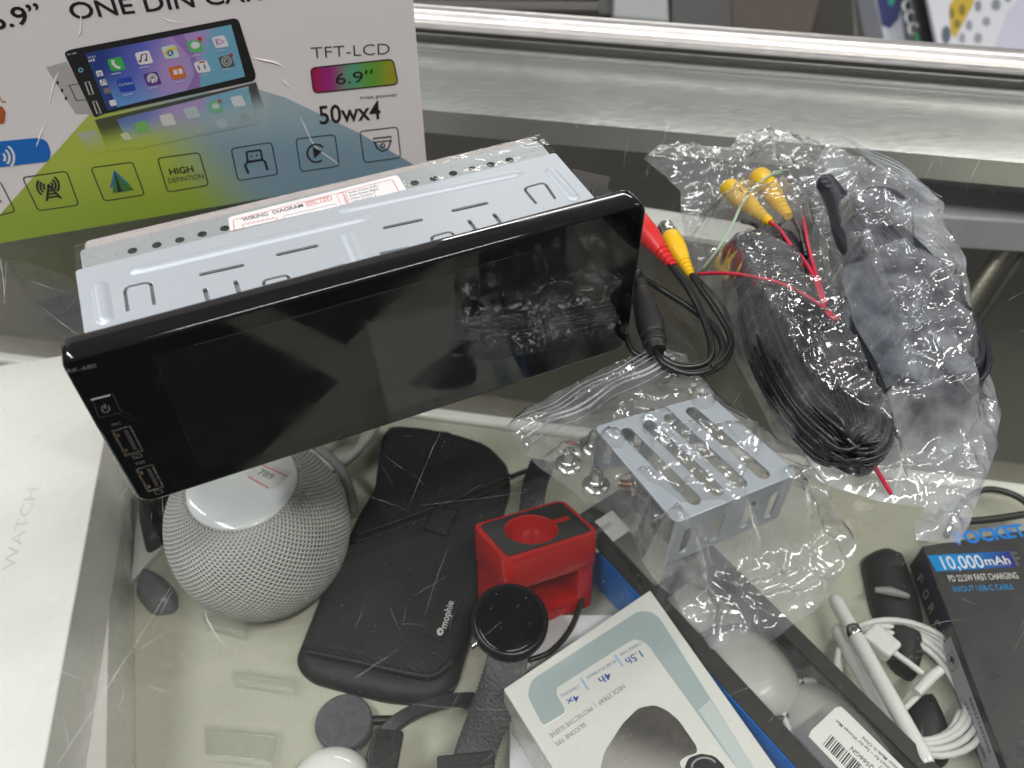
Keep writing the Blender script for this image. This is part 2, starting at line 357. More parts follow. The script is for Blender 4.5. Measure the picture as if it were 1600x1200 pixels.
# scratches and dust on the counter glass
M_scr = glassy('scratch', (1, 1, 1, 1), .3, 1.3, haze=.45)
mb = MB()
def scratch(a, b, wd=.02, bend=0.):
    p, q = P(*a, 0), P(*b, 0); t = q-p; L = t.length
    if L < 1e-3: return
    t.normalize(); n = Vector((-t.y, t.x, 0)); N = 8; vs = []
    for i in range(N+1):
        k = i/N; x = p + t*L*k + n*(bend*math.sin(math.pi*k) + random.uniform(-.01, .01)); ww = wd*(.35+.65*math.sin(math.pi*min(1, k+.08)))*random.uniform(.5, 1.1)
        vs += [x+n*ww/2+Vector((0, 0, .008)), x-n*ww/2+Vector((0, 0, .008))]
    mb.add(vs, [(2*i, 2*i+1, 2*i+3, 2*i+2) for i in range(N)])
for a, b, wd in [((60, 475), (127, 527), .03), ((50, 440), (112, 460), .02), ((52, 541), (83, 530), .02), ((0, 405), (8, 475), .05), ((5, 476), (10, 410), .04),
                 ((90, 1195), (275, 905), .035), ((218, 1015), (280, 978), .02), ((30, 1020), (138, 1065), .015), ((320, 955), (355, 1012), .05), ((240, 990), (276, 915), .02),
                 ((700, 650), (640, 790), .02), ((555, 770), (640, 800), .015), ((762, 615), (808, 640), .012), ((765, 640), (800, 655), .012), ((590, 700), (650, 745), .012),
                 ((893, 186), (903, 204), .03), ((950, 188), (975, 205), .02), ((1050, 185), (1035, 225), .03), ((690, 175), (760, 195), .02), ((985, 210), (975, 260), .02),
                 ((1540, 235), (1508, 300), .02), ((1578, 83), (1600, 105), .02), ((610, 950), (640, 1010), .01), ((555, 1060), (630, 1010), .02), ((660, 790), (820, 770), .01),
                 ((505, 1090), (590, 1115), .01), ((850, 1085), (1100, 1092), .012), ((640, 1100), (820, 1108), .012), ((1135, 1088), (1300, 1035), .012), ((1300, 1030), (1460, 1024), .01), ((1575, 470), (1600, 455), .015)]:
    scratch(a, b, wd*.8, random.uniform(-.1, .1))
for i in range(330):
    x, y = random.uniform(0, 1600), random.uniform(160, 1200); an = random.gauss(.9, .8); L = random.expovariate(1/26)
    scratch((x, y), (x+L*math.cos(an), y-L*math.sin(an)), random.uniform(.004, .011), random.uniform(-.05, .05))
o = mb.build('scratches', M_scr, case); o['kind'] = 'stuff'
mb = MB()
for i in range(900):
    x, y = random.uniform(0, 1600), random.uniform(170, 1200); p = P(x, y, .01); r = random.choice((.006, .008, .01, .015)); a = random.random()*3
    mb.add([p+Vector((r*math.cos(a+k*2.1), r*math.sin(a+k*2.1), .003*k)) for k in range(3)], [(0, 1, 2)])
o = mb.build('dust', mat('dust_white', (.75, .74, .70, 1), .8), case); o['kind'] = 'stuff'

# ================================================================== background beyond the case
mb = MB().box((0, 120, -96), (900, 900, 2)); o = mb.build('floor', mat('carpet_brown', (.16, .135, .11, 1), .95, 0, .6, 1.2, var=.25)); o['kind'] = 'structure'
def bg(name, pxs, z, dz, m_, label, cat, parts=None):
    e = thing(name, P(*pxs[0], z-dz), label, cat); MB().prism([P(*p, z) for p in pxs], (0, 0, -dz)).build('body', m_, e, bevel=.3); return e
e = bg('shelving_unit', [(560, -160), (945, -160), (962, 22), (560, 22)], -45, 50, mat('dark_shelf', (.035, .033, .032, 1), .5, 0, .1, 1), 'dark shelving unit with narrow ledges behind the aluminium rail', 'shelving')
for yy, t in ((-8, 4), (6, 3), (13, 2)): MB().prism([P(560, yy-6, -44), P(935, yy-2, -44), P(937, yy+t-2, -44), P(560, yy+t-6, -44)], (0, 0, -.7)).build('ledge', mat('ledge_grey', (.15, .14, .13, 1), .4), e)
bg('metal_cabinet', [(963, -160), (1036, -160), (1046, 32), (958, 24)], -40, 55, mat('cabinet_grey', (.30, .31, .31, 1), .45, .2, .05, 1), 'narrow light grey cabinet end beyond the rail beside dark shelving', 'cabinet')
bg('floor_cabinet', [(1048, -160), (1140, -160), (1146, 60), (1048, 60)], -42, 50, mat('cabinet_black', (.012, .012, .012, 1), .5), 'black cabinet standing between grey panel and brown carpet', 'cabinet')
bg('metal_post', [(1322, -160), (1352, -160), (1378, 90), (1338, 90)], -38, 55, mat('post_grey', (.24, .235, .21, 1), .4, .3), 'dull grey metal post standing on the brown carpet', 'post')
e = bg('blue_package', [(1340, -120), (1398, -120), (1440, 90), (1388, 85)], -30, 6, mat('pkg_white', (.5, .52, .58, 1), .35), 'white package with dark blue oval print beyond the rail', 'package')
d = Decal(hz(-30), .05, .05); d.poly([(1365, -20), (1400, -25), (1408, 10), (1404, 30), (1390, 45), (1378, 40)], (.02, .03, .14, 1)); d.disc(1392, 3, 5, 7, (.02, .3, .2, 1), 1); d.build('print', PRM, e)
e = bg('black_package', [(1404, -120), (1450, -120), (1500, 95), (1434, 95)], -27, 5, mat('pkg_black', (.02, .02, .024, 1), .4), 'black package with blurred white lettering beside a white price card', 'package')
d = Decal(hz(-27), .05, .05)
for k, (x, y) in enumerate([(1418, 10), (1422, 28), (1427, 46)]): d.arc(x, y, 7, 9, 40+30*k, 300+20*k, .5, (.45, .45, .47, 1)); 
d.poly([(1427, 52), (1433, 50), (1438, 66), (1430, 68)], (.03, .2, .08, 1)); d.build('print', PRM, e)
e = bg('price_card', [(1425, -120), (1640, -120), (1640, 140), (1478, 130)], -24, 1, mat('card_white', (.62, .62, .66, 1), .5), 'white price card with a yellow block and rows of grey figures', 'card')
d = Decal(hz(-24), .05, .05)
d.poly([(1483, 10), (1500, -20), (1530, -30), (1520, 8), (1492, 60), (1485, 50)], (.50, .34, .03, 1))
for x, y, w_, h_, cc in [(1487, 22, 4, 9, (.2, .15, .02, 1)), (1503, 16, 5, 9, (.2, .15, .02, 1)), (1495, 38, 5, 7, (.2, .15, .02, 1)), (1514, 40, 5, 8, (.25, .27, .28, 1)), (1541, 34, 6, 7, (.25, .27, .28, 1)), (1528, 10, 5, 9, (.2, .22, .23, 1)), (1556, 8, 7, 9, (.2, .22, .23, 1)), (1503, 60, 5, 8, (.3, .3, .32, 1)), (1528, 60, 6, 8, (.25, .27, .28, 1)), (1478, 55, 7, 14, (.08, .11, .15, 1)), (1575, -4, 5, 8, (.1, .3, .12, 1))]:
    d.disc(x, y, w_, h_, cc, 1, 10)
d.poly([(1575, 20), (1640, -60), (1640, 140), (1540, 120)], (.50, .50, .60, 1), 1)
d.build('print', PRM, e)

# ================================================================== stereo carton
G0, G1 = P(0, 377, 0), P(668, 265, 0); gx = (G1-G0).normalized(); 
CP = Plane(G0, gx, (0, 0, 1))            # normal faces the viewer
if CP.n.y > 0: CP.n = -CP.n
crt = thing('product_carton', G0, 'white printed carton of a one din car player standing on the counter glass', 'carton')
wid = (G1-G0).length; back = Vector((-gx.y, gx.x, 0))*9; ctr = G0 + gx*(wid/2-4)
M_card = mat('carton_white', (.78, .73, .735, 1), .42, 0, .2, .8)
MB().box(G0+gx*(wid-15)+back/2+Vector((0, 0, 9.02)), (30, 9, 18), gx, back).build('box_body', M_card, crt, bevel=.12, seg=3)
def bgc(x, y):
    g = lerp((.40, .48, .06, 1), (.25, .36, .025, 1), sm(250, 370, y+.17*x*.6)); bl = lerp((.30, .42, .48, 1), (.20, .31, .39, 1), sm(150, 260, y))
    t = sm(250, 400, x + (y-260)*-.9)
    q = lerp(g, bl, t)
    return lerp(lerp(q, (.55, .56, .48, 1), .35), q, sm(150, 235, y)) if 190 < x < 420 else lerp(q, (.6, .6, .55, 1), .12*(1-sm(150, 230, y)))
CW = (.78, .73, .735, 1)
d = Decal(CP, .01, .005)
d.grad([(-60, 375), (0, 335), (140, 178), (190, 150), (405, 140), (445, 152), (560, 207), (648, 258), (664, 268), (400, 312), (0, 380), (-60, 390)], bgc, 9, 0)
# device picture
d.poly([(72, 105), (104, 96), (150, 178), (118, 177)], (.42, .40, .40, 1), 1)
for p in [(90, 129), (97, 141), (103, 153)]: d.disc(*p, 2, 3, BLK, 2, 8)
d.stroke([(108, 133), (128, 130), (140, 155), (120, 157)], .05, BLK, 2, True)
d.poly([(100, 82), (110, 77), (366, 28), (373, 31), (400, 118), (397, 126), (160, 178), (148, 184)], BLK, 3, r=5)
def scr(x, y):
    t = (x-133)/250 + (y-100)*.0012
    a = lerp((.015, .04, .22, 1), (.10, .13, .50, 1), sm(.05, .35, t)); a = lerp(a, (.42, .28, .58, 1), sm(.3, .55, t)); a = lerp(a, (.16, .40, .55, 1), sm(.66, .76, t))
    return lerp(a, (.12, .30, .62, 1), sm(110, 172, y)*(1-sm(.4, .7, t)))
TL, TRR, BR_, BL_ = (133, 83), (361, 38), (383, 119), (168, 171)
d.grad([TL, TRR, BR_, BL_], scr, 7, 4)
d.poly([(133, 83), (144, 81), (184, 168), (168, 172)], (.02, .05, .22, 1), 5)
d.poly([(268, 57), (286, 53), (304, 85), (314, 112), (312, 136), (292, 140), (304, 115), (296, 88)], (.30, .17, .46, 1), 5)
def icon(x, y, s_, col, lay=6, k=1.): 
    d.poly([(x-s_-3*k, y-s_*.72+2), (x+s_-5*k, y-s_*.95), (x+s_+3*k, y+s_*.72), (x-s_+4*k, y+s_)], col, lay, r=4)
icon(182, 99, 12, (.05, .42, .08, 1)); icon(225, 89, 12, (.80, .74, .76, 1)); icon(266, 80, 12, (.55, .68, .60, 1)); icon(305, 71, 11, (.10, .50, .16, 1)); icon(344, 64, 11, (.72, .70, .78, 1))
icon(197, 131, 13, (.02, .06, .40, 1)); icon(238, 122, 12, (.10, .04, .22, 1)); icon(277, 112, 12, (.62, .16, .03, 1)); icon(316, 103, 11, (.75, .75, .78, 1)); icon(354, 95, 11, (.10, .10, .11, 1))
d.stroke([(176, 93), (177, 99), (182, 104), (188, 105)], .13, WHT, 7)
d.stroke([(220, 95), (221, 85), (229, 83), (229, 93)], .06, (.12, .05, .15, 1), 7); d.disc(219, 95, 2.4, 2, (.12, .05, .15, 1), 7, 8); d.disc(228, 93, 2.4, 2, (.12, .05, .15, 1), 7, 8)
d.stroke([(256, 84), (266, 76), (277, 74)], .12, (.75, .55, .1, 1), 7); d.disc(266, 82, 5, 5, (.02, .08, .4, 1), 7, 10); d.poly([(266, 78), (269, 85), (266, 83.5), (263, 85)], WHT, 8)
d.disc(305, 70, 7, 5.5, WHT, 7, 14); d.disc(312, 60, 3.6, 3.6, (.55, .04, .02, 1), 8, 10)
d.stroke([(340, 60), (350, 64), (341, 69)], .05, (.4, .1, .3, 1), 7, True); d.stroke([(337, 60), (339, 69)], .05, (.4, .1, .3, 1), 7)
d.text('CarHome', (187, 134), (208, 130), (186, 130), WHT, 7)
d.arc(238, 122, 7, 7, 130, 410, .06, WHT, 7); d.arc(238, 122, 4, 4, 130, 410, .05, WHT, 7); d.stroke([(238, 122), (239, 129)], .1, WHT, 7)
d.poly([(270, 109), (276, 107.5), (278, 115.5), (272, 116.5)], WHT, 7); d.poly([(278, 107), (284, 106.5), (286, 114), (280, 115.4)], WHT, 7)
d.text('11', (311, 109), (322, 107), (310, 101), BLK, 7); d.stroke([(311, 97), (320, 95.5)], .07, (.6, .05, .04, 1), 7)
d.arc(354, 95, 7, 7, 0, 360, .06, (.4, .4, .4, 1), 7); d.arc(354, 95, 3.5, 3.5, 0, 360, .05, (.4, .4, .4, 1), 7); d.disc(361, 85, 3, 3, (.5, .03, .03, 1), 8, 8)
for x, y, cc in [(155, 114, WHT), (161, 128, WHT), (167, 141, (.2, .17, .16, 1)), (176, 160, WHT)]: d.poly([(x-6, y-3.5), (x+4, y-5.5), (x+7, y+3.5), (x-3, y+5.5)], cc, 7, r=2)
d.stroke([(152, 115), (158, 111), (156, 118)], .04, (.03, .1, .4, 1), 8, True); d.stroke([(160, 131), (160, 125), (164, 124), (165, 129)], .04, (.12, .05, .15, 1), 8)
d.text('07:02', (138, 91), (150, 88.5), (137, 88), WHT, 7)
for k in range(3): d.stroke([(140+k*3.5, 96-k*.7), (139.4+k*3.5, 93-k)], .06, WHT, 7)
for (x, y) in [(182, 114), (226, 104), (306, 86), (344, 79), (200, 147), (240, 136), (280, 127), (318, 117), (356, 108)]: d.stroke([(x-8, y+1.5), (x+7, y-1.5)], .05, (.45, .5, .7, 1), 7)
d.text('RK-680', (106, 86), (120, 83), (105, 83.5), (.6, .6, .6, 1), 5)
d.arc(126, 109, 3, 3, 0, 360, .05, (.15, .45, .6, 1), 5)
for q in [[(133, 128), (139, 126.5), (146, 146), (140, 147.5)], [(145, 158), (150, 157), (158, 176), (152, 177.5)]]: d.poly(q, (.02, .02, .02, 1), 5); d.stroke(q, .05, (.55, .52, .48, 1), 6, True)
# reflection of the device, printed as a fade
def refl(base):
    def f(x, y):
        k = sm(0, 46, y - (193 - (x-150)*.235)); return lerp(base(x, y-58+0*x), bgc(x, y), max(.12, k))
    return f
d.grad([(148, 187), (400, 128), (414, 172), (405, 180), (390, 172), (388, 134), (190, 185), (215, 228), (170, 237)], refl(lambda x, y: (.02, .02, .02, 1)), 6, 2)
d.grad([(182, 186), (387, 136), (402, 192), (215, 232), (202, 228)], refl(lambda x, y: scr(x-12, y)), 6, 3)
d.grad([(120, 207), (150, 203), (170, 238), (138, 238)], refl(lambda x, y: (.42, .42, .40, 1)), 6, 1)
def rf(x, y, s_, col, k):
    b_ = bgc(x, y); icon(x, y, s_, lerp(col, b_, k), 5)
rf(222, 197, 10, (.10, .45, .10, 1), .25); rf(262, 186, 11, (.75, .72, .74, 1), .3); rf(300, 175, 11, (.5, .62, .6, 1), .4); rf(337, 166, 10, (.12, .5, .2, 1), .25); rf(372, 157, 10, (.7, .72, .74, 1), .2); rf(197, 212, 7, (.7, .75, .6, 1), .4); rf(382, 181, 7, (.25, .28, .3, 1), .6); rf(347, 192, 8, (.6, .65, .66, 1), .7); rf(310, 200, 8, (.6, .4, .25, 1), .8)
d.disc(337, 165, 6, 4.5, (.55, .62, .6, 1), 7, 12); d.disc(343, 157, 3, 3, (.45, .10, .06, 1), 8, 8)
# writing
d.text('6.9”', (-10, 47), (71, 31), (-14, 17), BLK, 2, .012); d.text('ONE DIN CAR MP5', (113, 30), (498, -10), (110, 3), BLK, 2, .012)
d.text('TFT-LCD', (487, 91), (609, 84), (483, 73), (.03, .03, .03, 1), 2, -.012)
d.text('max.power', (563, 155), (621, 150), (562, 149), (.05, .05, .05, 1), 2)
d.text('50wx4', (500, 194), (595, 185), (496, 165), BLK, 2, .014)
def pill(x, y):
    t = (x-485)/137; a = lerp((.36, .01, .05, 1), (.32, .02, .20, 1), sm(0, .22, t)); a = lerp(a, (.10, .34, .20, 1), sm(.22, .48, t)); a = lerp(a, (.12, .34, .04, 1), sm(.5, .68, t)); return lerp(a, (.36, .30, .015, 1), sm(.7, 1, t))
pq = [(485, 106), (614, 92), (622, 131), (490, 145)]
d.grad(pq, pill, 6, 1, r=8); d.rbox(pq, 8, .06, BLK, 3); d.text('6.9″', (525, 132), (584, 126), (524, 114), BLK, 4)
d.poly([(-60, 226), (60, 215), (74, 220), (80, 240), (76, 252), (-60, 268)], (.0, .13, .50, 1), 2, r=9)
for k, r_ in enumerate((8, 15, 22)): d.arc(0, 246, r_, r_, -55, 40, .10, WHT, 4)
d.text('L', (3, 160), (10, 159), (2, 145), (.55, .18, .03, 1), 2); d.poly([(-8, 168), (3, 165), (9, 175), (7, 192), (-8, 195)], (.42, .09, .02, 1), 2, r=3)
for q in [[(-45, 290), (0, 283), (24, 330), (-25, 342)], [(35, 277), (104, 267), (123, 320), (60, 329)], [(142, 262), (207, 253), (226, 304), (163, 314)], [(246, 247), (311, 238), (326, 289), (262, 300)], [(361, 232), (424, 222), (434, 272), (372, 282)], [(462, 217), (523, 210), (530, 259), (470, 268)], [(562, 205), (621, 198), (626, 246), (569, 254)]]:
    d.rbox(q, 6, .055, BLK, 2)
d.text('S', (-3, 317), (4, 315), (-4, 309), BLK, 2)
for sgn in (-1, 1):
    for k, r_ in enumerate((7, 12, 17)): a0 = 0 if sgn > 0 else 180; d.arc(75, 290, r_, r_, a0-48-8, a0+38-8, .1, BLK, 3)
d.stroke([(76, 290), (73, 314)], .10, BLK, 3); d.stroke([(77, 290), (96, 310)], .10, BLK, 3); d.disc(76, 290, 3, 3, BLK, 3, 8)
for k in range(3): d.stroke([(75-k*.4, 298+k*5), (83+k*5, 297+k*4.6)], .10, BLK, 3)
d.poly([(178, 265), (204, 289), (172, 293)], (.03, .16, .32, 1), 3); d.poly([(179, 272), (210, 296), (176, 301)], (.04, .16, .03, 1), 4); d.poly([(178, 266), (184, 300), (191, 298)], (.005, .02, .02, 1), 5)
d.text('HIGH', (266, 273), (303, 268), (264, 263), BLK, 3, .02); d.text('DEFINTION', (264, 286), (319, 278), (263, 278), (.03, .04, .03, 1), 3)
d.rbox([(385, 237), (407, 234), (410, 249), (387, 252)], 1.5, .10, BLK, 3); d.disc(393, 243.5, 1.6, 1.6, BLK, 4, 8); d.disc(401, 242, 1.6, 1.6, BLK, 4, 8)
d.stroke([(388, 271), (383, 258), (386, 253), (410, 249), (414, 252), (418, 265)], .12, BLK, 3)
d.arc(494, 239, 14, 14, 50, 320, .10, BLK, 3); d.poly([(488, 229), (503, 236), (491, 247)], BLK, 4)
d.stroke([(583, 216), (611, 213), (612, 219), (584, 222)], .07, BLK, 3, True); d.stroke([(585, 222), (589, 231), (597, 236), (606, 232), (611, 219)], .08, BLK, 3); d.arc(598, 227, 3, 3, 0, 360, .07, BLK, 4)
d.build('printed_face', PR, crt)
mb = MB()
for path, r_ in [([(122, -5), (126, 22), (126, 50), (116, 62)], .05), ([(98, 100), (88, 120), (80, 150), (76, 172)], .05), ([(72, 190), (66, 205), (58, 225), (52, 245)], .05), ([(245, 20), (262, 32), (300, 38)], .04),
                 ([(392, 90), (410, 94), (432, 99), (446, 108)], .06), ([(433, 115), (446, 130), (461, 143)], .05), ([(460, 165), (475, 195), (492, 228), (520, 250), (545, 268)], .045), ([(430, 70), (436, 85), (432, 100)], .035), ([(305, 105), (350, 120), (380, 150)], .02)]:
    MB().tube([CP.px(x, y, -.02) for x, y in path], [.01]+[r_]*(len(path)-2)+[.01], 8, smooth=6).build('crease', M_card, crt, smooth=80)

# ================================================================== car stereo
SA = math.radians(24.06); SX = Vector((math.cos(SA), math.sin(SA), 0)); SY = Vector((-math.sin(SA), math.cos(SA), 0)); SO = Vector((-4.37, 22.06, 0)); ZZ = Vector((0, 0, 1))
SW, SH, ST = 20.33, 7.39, 1.11
def SL(a, b, z): return SO + SX*a + SY*b + ZZ*z
st = thing('car_stereo', SO+SY*2, 'car stereo with wide glossy black display and silver metal chassis on the counter glass', 'car stereo')
M_bezel = mat('piano_black', (.004, .004, .005, 1), .10, 0, .02, .6, coat=.35, spec=.35)
M_scrn = mat('display_glass', (.008, .0085, .0095, 1), .03, 0, 0, 1, spec=.62)
M_zinc = mat('zinc_sheet', (.50, .535, .57, 1), .42, .35, .12, 30, var=.03, coat=.1)
M_zinc2 = mat('chassis_zinc', (.50, .53, .535, 1), .36, .55, .1, 6, var=.06)
def plate_on(mb_, loops, to3, half, bev, mi=0):
    vs, fs = loops_plate(loops, half, bev); mb_.add([to3(v) for v in vs], fs, mi)
mb = MB()
lo = rpoly([(-SW/2, 0), (SW/2, 0), (SW/2, SH), (-SW/2, SH)], [.55, .6, .45, .3])
plate_on(mb, [lo], lambda v: SL(v.x, ST/2 - v.z, v.y), ST/2, .14)
mb.build('bezel', M_bezel, st, smooth=50)
SP = Plane(SL(0, 0, 0), SX, ZZ)
if SP.n.dot(SY) > 0: SP.n = -SP.n
mb = MB(); plate_on(mb, [rpoly([(-SW/2+2.35, .62), (SW/2-.62, .62), (SW/2-.62, 6.72), (-SW/2+2.35, 6.72)], .1)], lambda v: SL(v.x, -.0 - v.z, v.y), .012, .004)
mb.build('display', M_scrn, st, smooth=50)
d = Decal(SP, .004, .004); G = (.16, .16, .16, 1)
d.text('RK-680', (106, 583), (151, 573.5), (104, 577), (.22, .22, .22, 1), 1); d.text('MIC', (176, 666), (190, 662.5), (175, 661.5), G, 1); d.text('RES', (213, 726.5), (227, 723), (212, 722), G, 1)
d.rbox([(143, 622), (176, 614), (189, 644), (155, 653)], 3, .03, (.05, .05, .05, 1), 1); d.stroke([(142, 624.5), (172, 617)], .06, (.7, .7, .7, 1), 2)
d.arc(165, 638, 6, 6, -50, 230, .05, G, 2); d.stroke([(163.5, 631), (165, 638)], .06, G, 2)
d.rbox([(206, 711), (219, 707.5), (222, 713.5), (209, 717)], 2, .03, G, 1); d.stroke([(209, 713), (214, 714), (216, 710)], .03, G, 1); d.rbox([(241, 768), (252, 765), (255, 769), (244, 772.5)], 1.5, .03, G, 1)
d.build('lettering', PRG, st)
for q in ([(172, 673), (204, 665), (224, 704), (197, 712)], [(210, 733), (238, 725), (257, 761), (232, 768)]):
    uv = [SP.uv(*p) for p in q]; x0 = (uv[0].x+uv[3].x)/2; x1 = (uv[1].x+uv[2].x)/2; z0 = (uv[2].y+uv[3].y)/2; z1 = (uv[0].y+uv[1].y)/2
    mb = MB(); plate_on(mb, [[(x0, z0), (x1, z0), (x1, z1), (x0, z1)], [(x0+.06, z0+.06), (x0+.06, z1-.06), (x1-.06, z1-.06), (x1-.06, z0+.06)]], lambda v: SL(v.x, -.005 - v.z, v.y), .02, .006)
    r_ = mb.build('usb_port', mat('port_metal', (.33, .30, .26, 1), .25, 1.), st)
    w_ = x1-x0; MB().box(SL(x0+w_*.66, -.012, (z0+z1)/2), (w_*.2, .03, (z1-z0)*.74), SX, SY).build('tongue', mat('port_tongue', (.05, .05, .055, 1), .35), r_, bevel=.01)
    mb = MB(); mb.box(SL(x0+w_*.22, -.012, z0+(z1-z0)*.2), (w_*.12, .02, .16), SX, SY); mb.box(SL(x0+w_*.22, -.012, z1-(z1-z0)*.2), (w_*.12, .02, .16), SX, SY); mb.build('contact_clip', mat('contact_copper', (.5, .3, .2, 1), .3, 1.), r_)
# sleeve: sheet with slots over the chassis
SPL = Plane(SL(0, 0, 7.3), SX, SY)
def S2(px, py): return SPL.uv(px, py)
sx0, sx1, sb0, sb1 = -9.52, 8.74, ST, 4.67
holes = []
def slot(a, b, r=.09): holes.append(capsule2(S2(*a), S2(*b), r, 5)[::-1])
def Z3(x, y): return (80+x/2.6667, 200+y/2.6667)
def Z4(x, y): return (500+x/2.4242, 200+y/2.4242)
def ushape(a, b, c_, e_, wd=.14):
    """U slot: legs a-b and c_-e_, top b-c_"""
    A, B, C_, E_ = S2(*a), S2(*b), S2(*c_), S2(*e_); pts = [A, B, C_, E_]; L = []; R = []
    path = [A] + rpoly([A, B, C_, E_], [0, .25, .25, 0])[6:18] + [E_]
    n = len(path)
    for i in range(n):
        t = (path[min(i+1, n-1)]-path[max(i-1, 0)]).normalized(); q = Vector((-t.y, t.x))*wd/2; L.append(path[i]+q); R.append(path[i]-q)
    holes.append(L + R[::-1])
ushape(Z3(320, 765), Z3(305, 665), Z3(415, 640), Z3(430, 738))
slot(Z3(640, 672), Z3(655, 722)); slot(Z3(768, 640), Z3(785, 690))
slot(Z3(625, 610), Z3(795, 572), .10); slot(Z3(945, 527), Z3(1105, 491), .10); slot(Z3(1390, 415), Z3(1540, 383), .10)
ushape(Z3(888, 660), Z3(884, 635), Z3(985, 612), Z3(993, 633)); slot(Z3(1105, 604), Z3(1220, 571), .09); slot(Z3(1375, 522), Z3(1490, 498), .08)
slot(Z4(505, 313), Z4(630, 285), .10); slot(Z4(565, 352), Z4(592, 390)); slot(Z4(660, 328), Z4(685, 362)); ushape(Z4(428, 436), Z4(420, 412), Z4(495, 392), Z4(515, 413))
ushape(Z4(820, 288), Z4(770, 228), Z4(850, 206), Z4(892, 270))
out = [(sx0, sb0), (sx1, sb0), (sx1, sb1), (sx0, sb1)]
mb = MB(); plate_on(mb, [rpoly(out, .12)]+holes, lambda v: SO+SX*v.x+SY*v.y+ZZ*(7.26+v.z), .05, .015)
mb.box(SL(sx0+.04, (sb0+sb1)/2, 4.7), (.08, sb1-sb0-.1, 5.0), SX, SY); mb.box(SL(sx1-.04, (sb0+sb1)/2, 4.7), (.08, sb1-sb0-.1, 5.0), SX, SY)
slv = mb.build('mounting_sleeve', M_zinc, st, smooth=40)
def ridge(a, b, r, h):
    A, B = S2(*a), S2(*b); t = (B-A); L = t.length; t.normalize(); q = Vector((-t.y, t.x)); mb = MB(); nu, nv = 40, 12; vs = []
    for i in range(nu+1):
        u = -r + (L+2*r)*i/nu
        for j in range(nv+1):
            w_ = r*(2*j/nv-1); dd = math.hypot(max(0, -u, u-L), w_)/r; z = h*(1-sm(.25, 1, dd)) - .012
            p = A + t*u + q*w_; vs.append(SO+SX*p.x+SY*p.y+ZZ*(7.31+z))
    fs = [(i*(nv+1)+j, (i+1)*(nv+1)+j, (i+1)*(nv+1)+j+1, i*(nv+1)+j+1) for i in range(nu) for j in range(nv)]
    mb.add(vs, fs).build('pressed_rib', M_zinc, slv, smooth=180)
ridge(Z3(365, 592), Z3(1300, 375), .30, .10); ridge(Z4(100, 308), Z4(745, 172), .30, .10)
ridge(Z3(205, 665), Z3(225, 795), .34, .12); ridge(Z3(1235, 445), Z3(1285, 560), .30, .11); ridge(Z4(875, 165), Z4(960, 262), .30, .11)
# chassis behind the sleeve
mb = MB(); plate_on(mb, [rpoly([(-9.33, 1.0), (8.6, 1.0), (8.62, 5.7), (8.5, 6.1), (-9.3, 6.05)], .15)], lambda v: SO+SX*v.x+SY*v.y+ZZ*(3.6+v.z), 3.52, .05)
ch = mb.build('chassis', M_zinc2, st, smooth=40)
rl = Plane(SL(0, 0, 7.12), SX, SY); d = Decal(rl, .006, .004)
for p in [(207, 392), (245, 383), (281, 375), (316, 366), (351, 357), (648, 286), (678, 279), (708, 271), (738, 264), (767, 257), (796, 250)]:
    d = Decal(rl, .006, .004); u = rl.uv(*p); d.poly([(u.x+.17*math.cos(k*.524), u.y+.17*math.sin(k*.524)) for k in range(12)], (.006, .006, .006, 1), 1, uvs=True); d.build('round_hole', PRM, ch)
mb = MB(); plate_on(mb, [rpoly([(-9.15, 6.02), (8.45, 6.0), (8.5, 6.62), (-9.1, 6.75)], .15)], lambda v: SO+SX*v.x+SY*v.y+ZZ*(3.4+v.z + .03*noise.noise(Vector((v.x*3, v.y*3, 0)))), 3.55, .12)
mb.build('foam_edge', mat('foam_pinkgrey', (.40, .36, .345, 1), .7, 0, .7, 9, var=.15), st, smooth=50)
d = Decal(rl, .01, .004)
q = [(357, 362), (358, 340), (366, 336), (614, 275), (622, 276), (634, 299), (560, 318), (460, 340), (359, 362)]
LZ = lambda x, y: Z3(x, y)
d.poly([LZ(745, 430), LZ(738, 378), LZ(750, 370), LZ(1435, 197), LZ(1448, 203), LZ(1482, 262)], (.78, .74, .74, 1), 0)
RED = (.62, .16, .12, 1)
d.rbox([LZ(765, 440), LZ(758, 385), LZ(1420, 215), LZ(1450, 268)], 3, .03, RED, 1)
d.text('WIRING  DIAGRAM', LZ(798, 391), LZ(1052, 329), LZ(794, 377), (.05, .05, .08, 1), 2, .01)
d.rbox([LZ(1060, 312), LZ(1165, 284), LZ(1170, 300), LZ(1068, 328)], 1, .03, RED, 1); d.text('DC 12V', LZ(1074, 322), LZ(1162, 299), LZ(1070, 309), RED, 2, .01)
d.rbox([LZ(797, 403), LZ(940, 375), LZ(946, 390), LZ(806, 424)], 1, .025, RED, 1); d.stroke([LZ(965, 380), LZ(975, 366), LZ(1180, 318), LZ(1190, 324)], .025, (.2, .2, .25, 1), 1)
for k in range(6): d.stroke([LZ(820+k*20, 405-k*5), LZ(824+k*20, 397-k*5)], .02, RED, 1)
d.rbox([LZ(1190, 282), LZ(1213, 268), LZ(1235, 318), LZ(1208, 322)], 1, .02, RED, 1)
for k in range(4):
    d.arc(*LZ(1222+k*4, 275+k*12), 2.6, 2.2, 0, 360, .02, RED, 2)
    d.text(['Audio Output (Left)', 'Audio Output (Right)', 'Video Output 1', 'Video Output 2'][k], LZ(1240+k*4, 275+k*13), LZ(1360+k*5-(20 if k > 1 else 0), 245+k*13+(4 if k > 1 else 0)), LZ(1238+k*4, 267+k*13), (.08, .08, .12, 1), 2)
d.build('wiring_sticker', PR, st)
